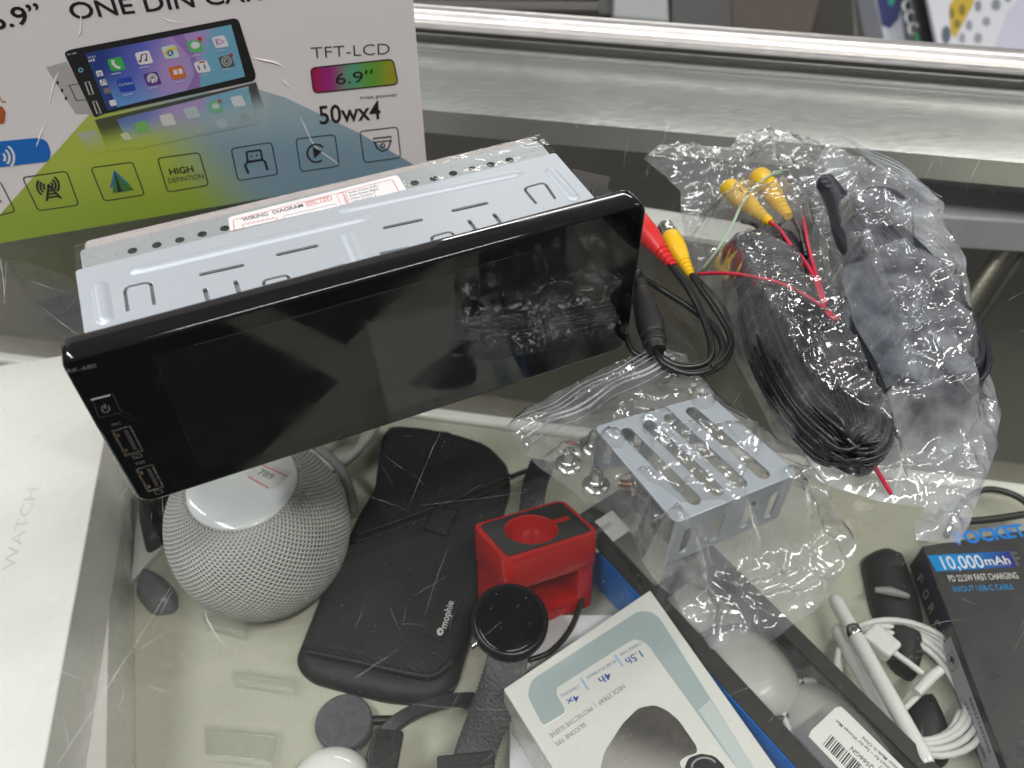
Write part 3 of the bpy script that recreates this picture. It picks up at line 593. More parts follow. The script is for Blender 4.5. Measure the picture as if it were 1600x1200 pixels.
# thin protective film crinkled over the chassis rear
film = glassy('thin_film', (.99, .99, .99, 1), .10, 1.35, haze=.008, bump=.12, bscale=1.0)
mb = MB(); nx, ny = 150, 14; vs = []
for i in range(nx+1):
    for j in range(ny+1):
        a = -9.5 + 18.3*i/nx; b_ = 4.75 + 1.55*j/ny; n_ = noise.noise(Vector((a*1.2, b_*2, 3))); f1 = noise.voronoi(Vector((a*1.3+n_, b_*1.5, 0)))[0][0]
        vs.append(SL(a + .1*noise.noise(Vector((0, b_*3, 1))), b_+.08*noise.noise(Vector((a*2, 0, 1))), 7.2+.16*f1*(1 if j < ny else .4)))
mb.add(vs, [(i*(ny+1)+j, (i+1)*(ny+1)+j, (i+1)*(ny+1)+j+1, i*(ny+1)+j+1) for i in range(nx) for j in range(ny)])
mb.build('protective_film', film, st, smooth=180)
# black rear tab
MB().prism([P(893, 262, 5.2), P(955, 276, 5.2), P(945, 320, 5.2), P(905, 300, 5.2)], (0, 0, -.25)).build('rear_bracket', mat('dark_tab', (.035, .03, .028, 1), .35, .3), st, bevel=.06)
MB().prism([P(925, 291, 5.5), P(938, 283, 5.5), P(960, 300, 5.5), P(950, 330, 5.5), P(922, 305, 5.5)], (0, 0, -.6)).build('rear_connector', mat('dark_plug', (.008, .008, .008, 1), .4), st, bevel=.1)

# ================================================================== cable harness beside the stereo
M_cab = mat('black_cable', (.012, .012, .012, 1), .36, 0, .05, 4)
hs = thing('cable_harness', P(1060, 560, 0), 'coiled black cable lead with red and yellow plugs beside the stereo', 'cable')
mb = MB()
def path(pts, r, **k): return mb.tube([P(x, y, z) for x, y, z in pts], r, **k)
path([(1048, 414, 1.3), (1075, 450, 1.2), (1100, 500, .8), (1112, 545, .5), (1100, 568, .3), (1060, 572, .3), (1025, 552, .6), (1018, 532, .8)], .17)
path([(1078, 425, .9), (1098, 455, .8), (1128, 500, .5), (1142, 535, .4), (1128, 570, .25), (1090, 586, .2), (1048, 580, .3), (1024, 552, .7), (1014, 530, .8)], .15)
path([(1000, 430, .6), (1030, 450, .8), (1080, 482, .6), (1115, 512, .5), (1130, 548, .55), (1108, 578, .5), (1070, 583, .55), (1034, 565, .8), (1020, 535, .8)], .16)
path([(1060, 410, .4), (1098, 442, .2), (1130, 480, .2), (1144, 520, .2), (1134, 556, .6), (1112, 573, .7)], .08)
path([(985, 470, .8), (976, 500, .5), (980, 530, .4), (992, 552, .3), (1020, 560, .25)], .14)
path([(1000, 425, 1.4), (985, 440, 1.6), (968, 470, 1.4), (960, 500, .8)], .15)
mb.build('cable', M_cab, hs, smooth=180)
mb = MB(); A_, B_ = P(999, 442, 1.3), P(1026, 548, .9)
mb.tube([A_, A_.lerp(B_, .12), A_.lerp(B_, .16), A_.lerp(B_, .35), A_.lerp(B_, .62), A_.lerp(B_, .78), A_.lerp(B_, .8), A_.lerp(B_, .84), A_.lerp(B_, .86), A_.lerp(B_, .9), A_.lerp(B_, .92), B_], [.34, .36, .42, .52, .60, .55, .48, .48, .53, .53, .45, .4], 20, smooth=4)
mb.build('splitter_barrel', mat('splitter_black', (.015, .015, .015, 1), .5, 0, .15, 20), hs, smooth=60)
def rca(parent, a, b, col, name, tip=True, sc=1.):
    A, B = Vector(a), Vector(b); t = (B-A).normalized(); L = (B-A).length; prof = [(0, 0), (.42, 0), (.47, .1), (.47, .32*L), (.40, .5*L), (.33, .62*L)]
    for k in range(4): z = L*(.64+.085*k); prof += [(.31-.03*k, z), (.31-.03*k, z+.05*L), (.26-.03*k, z+.055*L), (.26-.03*k, z+.08*L)]
    prof += [(.17, L), (0, L)]
    o_ = MB().lathe(A, [(r_*sc, z) for r_, z in prof], 28, t).build(name, mat('plug_'+name, col, .42, 0, .1, 8, coat=.1), parent, smooth=40)
    if tip: MB().lathe(A-t*.75*sc, [(r_*sc, z) for r_, z in [(.30, 0), (.36, 0), (.38, .1), (.38, .45), (.42, .5), (.42, .78), (0, .78)]], 28, t).lathe(A-t*.75*sc, [(.30*sc, 0), (.30*sc, .4), (.12*sc, .41), (0, .4)], 20, t).build('plug_tip', mat('nickel', (.62, .60, .55, 1), .2, 1.), o_, smooth=40)
rca(hs, P(995, 344, 1.7), P(1052, 416, 1.3), (.62, .02, .02, 1), 'red_plug', sc=1.15); rca(hs, P(1047, 368, 1.1), P(1080, 430, .9), (.78, .48, .01, 1), 'yellow_plug')

# ================================================================== bags
def mulcol(a, b): return a
def film_sheet(outline, supports, edge_h=.05, amp=.16, seed=0, sp=.14, zbase=.02, slope=1.1, minh=.35, ziplines=None, fine=1., steep=1.6, folds=()):
    fl = []
    for path_, fh in folds:
        pq_ = [P(x, y, 1.2).to_2d() for x, y in path_]
        fl += [(pq_[i], pq_[i+1]-pq_[i], fh) for i in range(len(pq_)-1)]
    rnd = random.Random(seed); q = [P(x, y, 0).to_2d() for x, y in outline]
    # ragged outline
    o2 = []
    for i in range(len(q)):
        a, b = q[i], q[(i+1) % len(q)]; n = max(1, int((b-a).length/(sp*1.5)))
        for k in range(n):
            p = a.lerp(b, k/n); t = (b-a).normalized(); o2.append(p + Vector((-t.y, t.x))*.09*noise.noise(Vector((p.x*1.1, p.y*1.1, seed))))
    q = o2; n = len(q); xs = [p.x for p in q]; ys = [p.y for p in q]
    segs = [(q[i], q[(i+1) % n]-q[i]) for i in range(n)]
    def dist(p):
        m_ = 9
        for a, t in segs:
            u = p-a; k = max(0, min(1, u.dot(t)/max(t.length_squared, 1e-9))); m_ = min(m_, (u-t*k).length_squared)
        return math.sqrt(m_)
    def inside(p):
        k = False; j = n-1
        for i in range(n):
            if (q[i].y > p.y) != (q[j].y > p.y) and p.x < (q[j].x-q[i].x)*(p.y-q[i].y)/(q[j].y-q[i].y)+q[i].x: k = not k
            j = i
        return k
    pts = list(q); ds = [0]*n; x = min(xs)
    row = 0
    while x < max(xs):
        y = min(ys) + (row % 2)*sp/2
        while y < max(ys):
            v = Vector((x+rnd.uniform(-.25, .25)*sp, y+rnd.uniform(-.25, .25)*sp))
            if inside(v):
                dd = dist(v)
                if dd > sp*.5: pts.append(v); ds.append(dd)
            y += sp
        x += sp*.87; row += 1
    def hh(p, dd):
        h = minh*(1-math.exp(-dd/.8))
        for (sx_, sy_, sh, sr) in supports:
            k = sh - slope*max(0, math.hypot(p.x-sx_, p.y-sy_)-sr)
            if k > h-.25: h = max(h, k) + .12*math.exp(-abs(h-k)*6)
        h = min(h, edge_h+dd*steep)
        w1 = Vector((noise.noise(Vector((p.x*.5, p.y*.5, seed))), noise.noise(Vector((p.x*.5, p.y*.5, seed+5))), 0))
        p3 = Vector((p.x, p.y, seed*3.1)) + w1*1.2
        f1 = noise.voronoi(p3*.42)[0]; f2 = noise.voronoi(p3*1.05+Vector((3, 1, 0)))[0]; f3 = noise.voronoi((p3+w1)*2.3)[0]
        c1 = max(0, 1-(f1[1]-f1[0])*7); c2 = max(0, 1-(f2[1]-f2[0])*6)
        cr = amp*(1.1*f1[0] + .55*f2[0] + .10*fine*f3[0] + .55*c1*c1 + .30*c2*c2 - .65)
        for a_, t_, fh in fl:
            u = p-a_; k = max(0, min(1, u.dot(t_)/max(t_.length_squared, 1e-9))); m_ = (u-t_*k).length
            if m_ < .3: cr += fh*max(0, 1-m_/.22)**1.3
        if ziplines:
            for (A, T, N_, wd) in ziplines:
                u = (p-A).dot(T); v_ = (p-A).dot(N_)
                if abs(v_) < wd: cr = cr*.35 + .035*math.sin(v_*18)
        return zbase + h + cr*min(1, dd/.35+.15)
    vo, _, fo, *_r = geometry.delaunay_2d_cdt([Vector(p) for p in pts], [], [list(range(n))], 1, 1e-5)
    mb = MB(); vs = []
    for v in vo: v = Vector(v); vs.append(Vector((v.x, v.y, max(zbase+.01, hh(v, dist(v))))))
    fs = []
    for f in fo:
        a, b, e_ = [vo[i] for i in f[:3]]; fs.append(f if (Vector(b)-Vector(a)).cross(Vector(e_)-Vector(a)) > 0 else f[::-1])
    mb.add(vs, fs)
    # bottom layer
    k = [Vector((p.x, p.y, zbase)) for p in q]
    vo2, _, fo2, *_r = geometry.delaunay_2d_cdt([Vector(p) for p in q], [], [list(range(n))], 1, 1e-5)
    mb.add([Vector((v[0], v[1], zbase)) for v in vo2], [f[::-1] for f in fo2])
    return mb
g_bag = glassy('clear_poly_bag', (.985, .985, .985, 1), .10, 1.45, haze=.075, hazecol=(.92, .93, .95, 1), bump=.35, bscale=.8, voro=.45, boost=2.8)
g_bag2 = glassy('milky_poly_bag', (.97, .975, .98, 1), .12, 1.45, haze=.19, hazecol=(.88, .91, .96, 1), bump=.3, bscale=.7, voro=.4, boost=2.4)
M_zip = glassy('zip_strip', (.9, .92, .94, 1), .15, 1.5, haze=.28, hazecol=(.92, .94, 1, 1))
# bracket
BZ = 2.75; BP = Plane((0, 0, BZ), (1, 0, 0), (0, 1, 0))
def Z7(x, y): return (780+x/2.5, 540+y/2.5)
bcor = [Z7(372, 318), Z7(820, 192), Z7(1165, 500), Z7(690, 692)]
bq = [P(*p, BZ).to_2d() for p in bcor]
br = thing('mounting_bracket', (*(sum(bq, Vector((0, 0)))/4), 0.1), 'slotted grey metal mounting bracket inside the clear zip bag', 'bracket')
M_brk = mat('bracket_zinc', (.40, .435, .465, 1), .38, .45, .08, 12, var=.05)
hl = []
for a, b in [((500, 340), (760, 600)), ((588, 312), (850, 565)), ((668, 284), (940, 535)), ((755, 258), (1030, 500))]:
    hl.append(capsule2(P(*Z7(*a), BZ).to_2d(), P(*Z7(*b), BZ).to_2d(), .26, 8)[::-1])
mb = MB(); plate_on(mb, [rpoly(bq, .25)]+hl, lambda v: Vector((v.x, v.y, BZ-.05+v.z)), .06, .02)
plt = mb.build('slotted_plate', M_brk, br, smooth=40)
def flange(p, q_, inward, name):
    p, q_ = Vector((*p, 0)), Vector((*q_, 0)); ex = (q_-p).normalized(); L = (q_-p).length; hs_ = []
    for k in (.14, .40, .66, .87): hs_.append(capsule2((L*k, .55), (L*k, 1.75), .21, 6)[::-1])
    mb = MB(); plate_on(mb, [[(.06, 0), (L-.06, 0), (L-.06, 2.6), (.06, 2.6)]]+hs_, lambda v: p+ex*v.x+Vector((0, 0, v.y+.09))+inward*(.06-v.z), .05, .015)
    mb.build(name, M_brk, br, smooth=40)
cen = sum(bq, Vector((0, 0)))/4
inn = lambda a, b: ((Vector((*cen, 0)) - Vector((*((a+b)/2), 0))).normalized())
flange(bq[3], bq[2], inn(bq[3], bq[2]), 'front_flange')
flange(bq[0], bq[1], inn(bq[0], bq[1]), 'rear_flange')
# screws
M_scw = mat('nickel_screw', (.62, .60, .57, 1), .2, 1., .1, 10)
SCW = ['broad nickel screw standing on its head nearest the bag zip', 'nickel flange screw standing close to the rear corner of the slotted bracket', 'nickel screw standing beside the bracket edge below two others', 'small coppery screw lying against the bracket edge in the bag']
def screw(base, k, lying=None, sc=1.):
    s_ = thing('machine_screw', base, SCW[k], 'screw', 'screws in the bag with the bracket'); ax = Vector(lying or (0, .12, 1)).normalized(); b = Vector(base)
    MB().lathe(b, [(0, 0), (.40*sc, 0), (.52*sc, .05*sc), (.53*sc, .12*sc), (.44*sc, .2*sc), (.30*sc, .25*sc), (0, .26*sc)], 32, ax).build('head', M_scw, s_, smooth=35)
    pr = [(.27*sc, .24*sc), (.29*sc, .3*sc)]
    for i in range(6): z = (.32+.08*i)*sc; pr += [(.25*sc, z), (.215*sc, z+.04*sc)]
    pr += [(.19*sc, .82*sc), (.15*sc, .82*sc), (.13*sc, .7*sc), (0, .68*sc)]
    MB().lathe(b, pr, 24, ax).build('threaded_shank', M_scw if k < 3 else mat('copper_screw', (.6, .42, .32, 1), .25, 1.), s_, smooth=50)
screw(P(888, 728, .06), 0); screw(P(926, 700, .06), 1, (.05, .1, 1)); screw(P(931, 760, .06), 2, (0, .2, 1)); screw(P(992, 758, .45), 3, (-1, .05, .05), .75)
def sup(pts): return [(*P(x, y, h).to_2d(), h, r) for x, y, h, r in pts]
s1 = sup([(960, 680, 2.9, .3), (1100, 620, 2.9, .3), (1240, 738, 2.95, .3), (1060, 812, 2.95, .3), (1090, 715, 2.85, 1.6), (1030, 660, 2.85, .6), (1150, 690, 2.85, .8), (1150, 770, 2.9, .3), (1000, 745, 2.9, .3), (888, 706, 1.15, .4), (935, 688, 1.15, .4), (932, 738, 1.1, .4)])
out1 = [Z7(*p) for p in [(30, 320), (60, 285), (100, 250), (330, 125), (560, 22), (640, 15), (730, 35), (745, 100), (785, 112), (830, 165), (905, 235), (1000, 300), (1100, 375), (1195, 420), (1230, 480), (1280, 540), (1310, 620), (1380, 740), (1405, 785), (1320, 920), (1230, 1040), (1130, 1110), (1050, 1165), (930, 1175), (830, 1185), (790, 1130), (740, 1075), (690, 1000), (620, 930), (560, 850), (520, 740), (460, 690), (350, 630), (270, 560), (180, 490), (80, 410), (60, 360)]]
z0a, z1a = P(*Z7(105, 395), 0).to_2d(), P(*Z7(640, 105), 0).to_2d(); zT = (z1a-z0a).normalized(); zN = Vector((-zT.y, zT.x))
bag = thing('zip_bag', P(1000, 620, .02), 'clear crumpled zip bag holding slotted metal bracket and screws', 'plastic bag', 'clear bags on the counter')
film_sheet(out1, s1, seed=1, amp=.26, sp=.12, folds=[([Z7(*p) for p in q_], h_) for q_, h_ in [([(700, 690), (800, 800), (930, 910), (1000, 1000), (1050, 1150)], .35), ([(640, 880), (720, 950), (800, 1060), (860, 1180)], .3), ([(970, 900), (1030, 950), (1150, 930), (1260, 900), (1400, 790)], .3), ([(970, 900), (1100, 870), (1200, 830)], .25), ([(560, 480), (600, 440), (700, 560), (760, 540), (780, 450)], .15), ([(1160, 520), (1240, 640), (1330, 730), (1390, 780)], .25), ([(520, 560), (560, 620), (690, 700), (640, 800)], .25), ([(840, 930), (860, 1000), (850, 1090)], .3), ([(940, 1040), (900, 1130)], .3), ([(290, 420), (330, 520), (480, 600)], .15)]], minh=.40, slope=2.2, steep=5, ziplines=[(z0a, zT, zN, .75)]).build('film', g_bag, bag, smooth=180)
mb = MB()
for k in (0, .22): mb.tube([Vector((*(z0a.lerp(z1a, i/14)+zN*(k+.05*math.sin(i*.8))), .62+.12*math.sin(i*.9))) for i in range(15)], .06, 6, smooth=3)
for k in (.55, .75, .95, -.3): mb.tube([Vector((*(z0a.lerp(z1a, i/14)+zN*(k+.04*math.sin(i*1.1+k))), .55+.1*math.sin(i*.9+k))) for i in range(15)], .018, 5, smooth=3)
mb.build('zip_strip', M_zip, bag, smooth=180)

# ---- bag of coiled cable
def Z6(x, y): return (980+x/1.9355, 180+y/1.9355)
coil = thing('coiled_cable', P(1255, 540, .1), 'thick bundle of thin black cable coiled up inside the crumpled clear bag', 'cable')
M_coil = mat('coil_black', (.012, .012, .014, 1), .30, 0, .05, 5)
ctr_ = P(1262, 552, 1.2); ax1 = (P(1330, 700, 1.2)-P(1185, 405, 1.2)); hl_ = ax1.length/2; ax1.normalize(); ax2 = Vector((-ax1.y, ax1.x, 0)); rnd = random.Random(4)
mb = MB(); pts = []
turns = 64
for k in range(turns):
    rr = rnd.uniform(.15, 1.15); zz = rnd.uniform(.25, 2.3)*(.5+.5*(1-abs(rr-.7))); off = Vector((rnd.uniform(-.15, .15), rnd.uniform(-.15, .15), 0)); sh = rnd.uniform(-.3, .3)
    for i in range(14):
        a = 2*math.pi*i/14 + sh*.1; wob = .05*noise.noise(Vector((k*1.7, i*.9, 0)))
        pts.append(ctr_ + off + ax1*(hl_*(.80+.20*rr)*math.cos(a)+sh*.5) + ax2*((.35+1.6*rr)*math.sin(a)*(1+wob)*(1+.12*math.cos(a))) + Vector((0, 0, zz-1.1+.10*math.sin(a*2+k))))
mb.tube(pts, .105, 6, smooth=3)
mb.build('cable_loops', M_coil, coil, smooth=180)
mb = MB(); pts = []
c2, d2 = P(1205, 425, 1.3), ax1
for k in range(34):
    sft = ax1*(-1.5+k*.13)
    for i in range(8): a = 2*math.pi*i/8; pts.append(c2 + sft + ax2*(1.75*math.cos(a)) + Vector((0, 0, 1.25*math.sin(a))) + ax1*rnd.uniform(-.05, .05))
mb.tube(pts, .10, 6, smooth=3); mb.build('cable_wrap', M_coil, coil, smooth=180)
mb = MB(); mb.tube([P(1195, 380, 2.2), P(1215, 352, 2.0), P(1235, 340, 1.6), P(1250, 360, 1.8), P(1260, 400, 2.4)], .14, 8); mb.tube([P(1160, 345, 2.0), P(1185, 355, 2.2), P(1200, 400, 2.3)], .14, 8); mb.build('cable_end', M_coil, coil, smooth=180)
rca(coil, P(1138, 293, 1.7), P(1204, 348, 2.3), (.78, .48, .01, 1), 'yellow_plug', tip=False, sc=1.1); rca(coil, P(1186, 276, 1.5), P(1232, 338, 2.1), (.78, .48, .01, 1), 'yellow_plug', tip=False, sc=1.2)
M_redw = mat('red_wire', (.50, .012, .045, 1), .4)
mb = MB(); f_ = lambda L_: [P(*Z6(x, y), z) for x, y, z in L_]
for L_ in [[(215, 480, 1.2), (300, 478, 2.2), (400, 492, 2.75), (480, 515, 2.8), (560, 558, 2.8), (640, 618, 2.7)], [(420, 315, 2.3), (460, 345, 2.5), (495, 395, 2.7)], [(532, 305, 1.8), (545, 380, 2.4), (565, 460, 2.7), (600, 570, 2.7)], [(520, 420, 2.7), (560, 480, 2.8), (600, 590, 2.8), (630, 620, 2.7)], ]: mb.tube(f_(L_), .085, 8)
mb.build('red_lead', M_redw, coil, smooth=180)
MB().tube(f_([(735, 1040, 1.2), (765, 1090, .8), (798, 1145, .4)]), .085, 8).build('red_lead', M_redw, coil, smooth=180)
tw = MB().tube(f_([(230, 465, .7), (270, 410, 1.9), (320, 325, 2.6), (350, 262, 2.6), (400, 205, 2.4), (450, 172, 2.2), (485, 168, 1.8), (440, 180, 1.6)]), .10, 8, flat=.5).build('twist_tie', mat('pale_green', (.36, .48, .34, 1), .5), None, smooth=180)
tag(tw, 'pale green twist tie strip lying across the yellow plugs in the bag', 'twist tie')
s2 = sup([(1175, 300, 3.0, .9), (1225, 300, 2.9, .9), (1190, 400, 3.1, 1.6), (1240, 470, 3.1, 1.9), (1260, 540, 3.1, 2.0), (1290, 610, 3.05, 2.0), (1320, 670, 2.9, 1.7), (1200, 470, 2.8, 1.1), (1230, 590, 2.8, 1.2), (1160, 440, 2.6, .8), (1200, 225, 1.8, .2), (1120, 260, 1.2, .3)])
out2 = [Z6(*p) for p in [(48, 132), (100, 90), (170, 95), (310, 102), (335, 70), (360, 52), (430, 45), (500, 62), (580, 82), (590, 130), (612, 220), (620, 330), (650, 450), (690, 560), (720, 660), (765, 780), (790, 900), (810, 980), (850, 1100), (800, 1150), (700, 1130), (600, 1085), (480, 1005), (440, 960), (400, 880), (330, 750), (290, 660), (235, 540), (200, 470), (180, 400), (165, 300), (160, 230), (120, 190)]]
bag = thing('cable_bag', P(1230, 500, .02), 'crumpled clear bag packed with coiled black cable and yellow plugs', 'plastic bag', 'clear bags on the counter')
film_sheet(out2, s2, seed=2, slope=2.0, steep=3.5, amp=.30, sp=.12, folds=[([Z6(*p) for p in q_], h_) for q_, h_ in [([(310, 400), (400, 600), (500, 760), (600, 930), (690, 1060)], .3), ([(50, 135), (130, 190), (260, 200), (330, 110), (380, 60)], .3), ([(270, 400), (400, 420), (560, 380)], .3), ([(560, 590), (620, 460), (610, 300), (520, 220)], .35), ([(480, 600), (560, 720), (650, 650), (700, 700)], .3), ([(380, 500), (450, 640), (520, 690)], .25), ([(240, 290), (320, 360), (420, 330), (460, 260)], .25), ([(480, 1000), (580, 1000), (680, 1060), (760, 1050)], .3), ([(640, 800), (700, 880), (790, 940)], .2)]], minh=.5).build('film', g_bag, bag, smooth=180)
# ---- bag of dark accessories
M_acc = mat('soft_navy_black', (.010, .012, .018, 1), .45, 0, .2, 5)
acc = thing('wiring_loom', P(1400, 480, .1), 'dark folded wiring loom inside the milky zip bag', 'wiring')
mb = MB(); rnd = random.Random(9)
for k in range(16):
    o_ = rnd.uniform(-.5, .5); z = rnd.uniform(.5, 2.0)
    mb.tube([P(1300+12*k % 40, 300, z)+Vector((o_*.3, 0, 0)), P(1330+(k % 5)*8, 330+k*2, z), P(1400+k*3, 400, z+.2), P(1440+k*3.2, 460+k, z), P(1452+k*2.0, 530, z-.1), P(1440+k*2, 590, z*.8)], .13, 6, smooth=5)
cL = P(1422, 470, 1.0); aL = (P(1470, 600, 1.0)-P(1340, 350, 1.0)); hL = aL.length/2; aL.normalize(); bL = Vector((-aL.y, aL.x, 0)); pts = []
for k in range(75):
    rr = rnd.uniform(.1, 1.1); zz = rnd.uniform(-.7, .8)
    for i in range(12): a = 2*math.pi*i/12; pts.append(cL + aL*(hL*(.75+.25*rr)*math.cos(a)) + bL*((.3+1.75*rr)*math.sin(a)*(1+.2*math.cos(a))) + Vector((0, 0, zz+.15*math.sin(a*2+k))))
mb.tube(pts, .15, 6, smooth=3)
mb.build('wire_bundle', M_acc, acc, smooth=180)
mb = MB()
mb.lathe(P(1375, 335, 1.0), [(0, 1.2), (.7, 1.15), (1.15, .9), (1.3, .4), (1.2, -.2), (0, -.3)], 24, (.2, .1, 1)); mb.build('round_housing', mat('housing_navy', (.035, .037, .043, 1), .5, 0, .1, 3), acc, smooth=50)
mb = MB(); mb.prism([P(1420, 540, 1.6), P(1478, 520, 1.6), P(1484, 598, 1.4), P(1438, 612, 1.4)], (0, 0, -1.3)); mb.build('plug_block', mat('block_navy', (.02, .022, .028, 1), .5), acc, bevel=.2)
mb = MB(); mb.prism([P(1385, 385, 2.0), P(1460, 410, 2.1), P(1468, 455, 2.0), P(1410, 470, 1.9)], (0, 0, -1.5)); mb.build('plug_block', mat('block_navy', (.02, .022, .028, 1), .5), acc, bevel=.4, seg=3)
mb = MB()
for k in range(7): 
    p = P(1287+k*7, 285+k*7, 1.6); mb.lathe(p, [(0, .25), (.22, .2), (.3, .05), (.3, -.3), (0, -.3)], 14)
mb.tube([P(1290, 285, 1.2), P(1310, 320, 1.4), P(1320, 370, 1.5), P(1340, 410, 1.4)], [.5, .6, .5, .4], 12); mb.build('corrugated_boot', M_acc, acc, smooth=50)
# inner label card, bluish clear
card = MB().prism([P(*Z6(*p), 2.25) for p in [(640, 460), (745, 432), (860, 640), (880, 800), (770, 770), (690, 640)]], (0, 0, -.04)).build('label_card', glassy('label_sheet', (.88, .90, .94, 1), .12, 1.5, haze=.07, hazecol=(.86, .88, .92, 1)), None)
tag(card, 'bluish white translucent sheet lying inside the milky zip bag', 'sheet')
s3 = sup([(1310, 310, 2.7, .9), (1330, 380, 2.6, .9), (1375, 330, 2.8, 1.3), (1420, 430, 2.8, 2.0), (1350, 470, 2.8, 1.4), (1455, 500, 2.7, 1.7), (1455, 560, 2.6, 1.6), (1410, 590, 2.4, 1.2), (1390, 680, 1.2, .3), (1480, 700, 1.0, .3)])
out3 = [(1290, 224), (1311, 232), (1362, 262), (1372, 258), (1410, 275), (1445, 290), (1474, 318), (1474, 345), (1490, 372), (1508, 402), (1514, 450), (1518, 500), (1533, 560), (1548, 590), (1564, 640), (1558, 700), (1546, 732), (1524, 792), (1500, 850), (1432, 845), (1428, 820), (1444, 795), (1380, 785), (1310, 765), (1240, 735), (1290, 700), (1355, 640), (1340, 560), (1310, 480), (1282, 400), (1270, 330), (1272, 260)]
z0b, z1b = P(1290, 236, 0).to_2d(), P(1440, 360, 0).to_2d(); zT = (z1b-z0b).normalized(); zN = Vector((-zT.y, zT.x))
bag = thing('accessory_bag', P(1430, 560, .02), 'milky clear zip bag with dark wiring behind the cable bag', 'plastic bag', 'clear bags on the counter')
film_sheet(out3, s3, seed=3, slope=2.0, steep=3.5, amp=.28, sp=.12, folds=[([Z6(*p) for p in q_], h_) for q_, h_ in [([(630, 460), (760, 430), (850, 560), (860, 640)], .25), ([(700, 320), (800, 370), (900, 480), (950, 550), (880, 590)], .35), ([(750, 770), (850, 740), (960, 710)], .35), ([(760, 800), (900, 840), (1020, 960), (1100, 1060)], .3), ([(700, 1050), (850, 1040), (980, 1030), (1100, 1060)], .35), ([(800, 580), (840, 700), (900, 800)], .3), ([(740, 920), (900, 890), (1120, 920)], .25), ([(560, 330), (680, 400), (850, 380)], .2)]], minh=.5, ziplines=[(z0b, zT, zN, .7)]).build('film', g_bag2, bag, smooth=180)
mb = MB()
for k in (-.45, -.3, -.15, 0, .2, .4): mb.tube([Vector((*(z0b.lerp(z1b, i/12)+zN*(k+.03*math.sin(i))), 1.0+.9*math.sin(min(1, i/9)*1.5)+.08*math.sin(i*.9+k*4))) for i in range(13)], .04 if k in (0, .2) else .02, 5, smooth=3)
mb.build('zip_strip', M_zip, bag, smooth=180)

# ================================================================== things on the shelf under the glass
Z0 = -17.0
# white boxes at the side
e = thing('watch_box', P(60, 800, -13), 'long glossy white box with pale embossed lettering, topmost of two white boxes', 'box')
M_wbox = mat('white_card_gloss', (.74, .73, .71, 1), .28, 0, .05, .5, coat=.2)
MB().prism([P(190, 540, -9), P(66, 1212, -9), P(-240, 1270, -9), P(-190, 600, -9)], (0, 0, -3.95)).build('box_body', M_wbox, e, bevel=.1, seg=3)
d = Decal(hz(-9), .004, .004); d.text('WATCH', (22, 890), (60, 762), (4, 884), (.60, .59, .57, 1), 0); d.build('lettering', PRG, e)
e = thing('slim_box', P(100, 1000, -17), 'white box lying under the long embossed white box', 'box')
MB().prism([P(176, 560, -13), P(165, 1230, -13), P(-100, 1240, -13), P(-60, 600, -13)], (0, 0, -3.98)).build('box_body', M_wbox, e, bevel=.1, seg=3)
# smart speaker
sc_ = P(406, 826, -12.9); sb = Vector((sc_.x, sc_.y, Z0+.02))
e = thing('smart_speaker', sb, 'round white mesh covered smart speaker with glossy top disc on the shelf', 'speaker')
prf = [(.01, 0), (2.6, 0), (3.2, .15)]
for k in range(1, 40): a = -1.02+2.02*k/40*1.0; prf.append((4.80*math.cos(a*1.02)**.9, 4.15+4.45*math.sin(a*1.06)/math.sin(1.06)*.96))
prf = [p for p in prf if p[0] >= 2.9 or p[1] < 2] + [(2.80, 8.2), (2.76, 8.05)]
m_ = mat('speaker_mesh', (.62, .62, .60, 1), .8); nt = m_.node_tree; N = nt.nodes.new; L = nt.links.new; uvn = N('ShaderNodeUVMap'); sx_ = N('ShaderNodeSeparateXYZ'); L(uvn.outputs[0], sx_.inputs[0])
def mth(op, a, b=None, c_=None):
    n = N('ShaderNodeMath'); n.operation = op
    for i, x in enumerate((a, b, c_)):
        if x is None: continue
        if isinstance(x, (int, float)): n.inputs[i].default_value = x
        else: L(x, n.inputs[i])
    return n.outputs[0]
u6 = mth('MULTIPLY', sx_.outputs[0], 2*math.pi*88/2); v6 = mth('MULTIPLY', sx_.outputs[1], math.pi*3.0)
hA = mth('ABSOLUTE', mth('SINE', mth('ADD', u6, v6))); hB = mth('ABSOLUTE', mth('SINE', mth('SUBTRACT', u6, v6))); hM = mth('MINIMUM', hA, hB)
mr = N('ShaderNodeMapRange'); mr.inputs['From Min'].default_value = .45; mr.inputs['From Max'].default_value = .8; L(hM, mr.inputs[0])
mx = N('ShaderNodeMix'); mx.data_type = 'RGBA'; mx.inputs[6].default_value = (.86, .855, .84, 1); mx.inputs[7].default_value = (.36, .36, .35, 1); L(mr.outputs[0], mx.inputs[0]); L(mx.outputs[2], nt.nodes['Principled BSDF'].inputs['Base Color'])
bp = N('ShaderNodeBump'); bp.inputs['Strength'].default_value = 1; bp.inputs['Distance'].default_value = .0012; bp.invert = True; L(hM, bp.inputs['Height']); L(bp.outputs[0], nt.nodes['Principled BSDF'].inputs['Normal'])
MB().lathe(sb, prf, 96, uv=True).build('mesh_cover', m_, e, smooth=180)
tilt_top = (0, 0, 1)
MB().lathe(sb, [(2.77, 8.0), (2.77, 8.2), (2.70, 8.27), (2.0, 8.31), (0, 8.31)], 64).build('top_disc', mat('disc_white', (.84, .86, .87, 1), .12, coat=.6), e, smooth=60)
d = Decal(hz(-17+.02+8.32), .01, .005); d.poly([(382, 742), (410, 718), (455, 738), (426, 764)], (.72, .70, .70, 1)); d.stroke([(388, 745), (420, 763)], .07, (.7, .2, .15, 1)); d.stroke([(408, 726), (448, 744)], .07, (.7, .2, .15, 1)); d.text('789', (402, 740), (424, 750), (407, 731), (.25, .25, .25, 1), 1, .02); d.build('price_tag', PR, e)
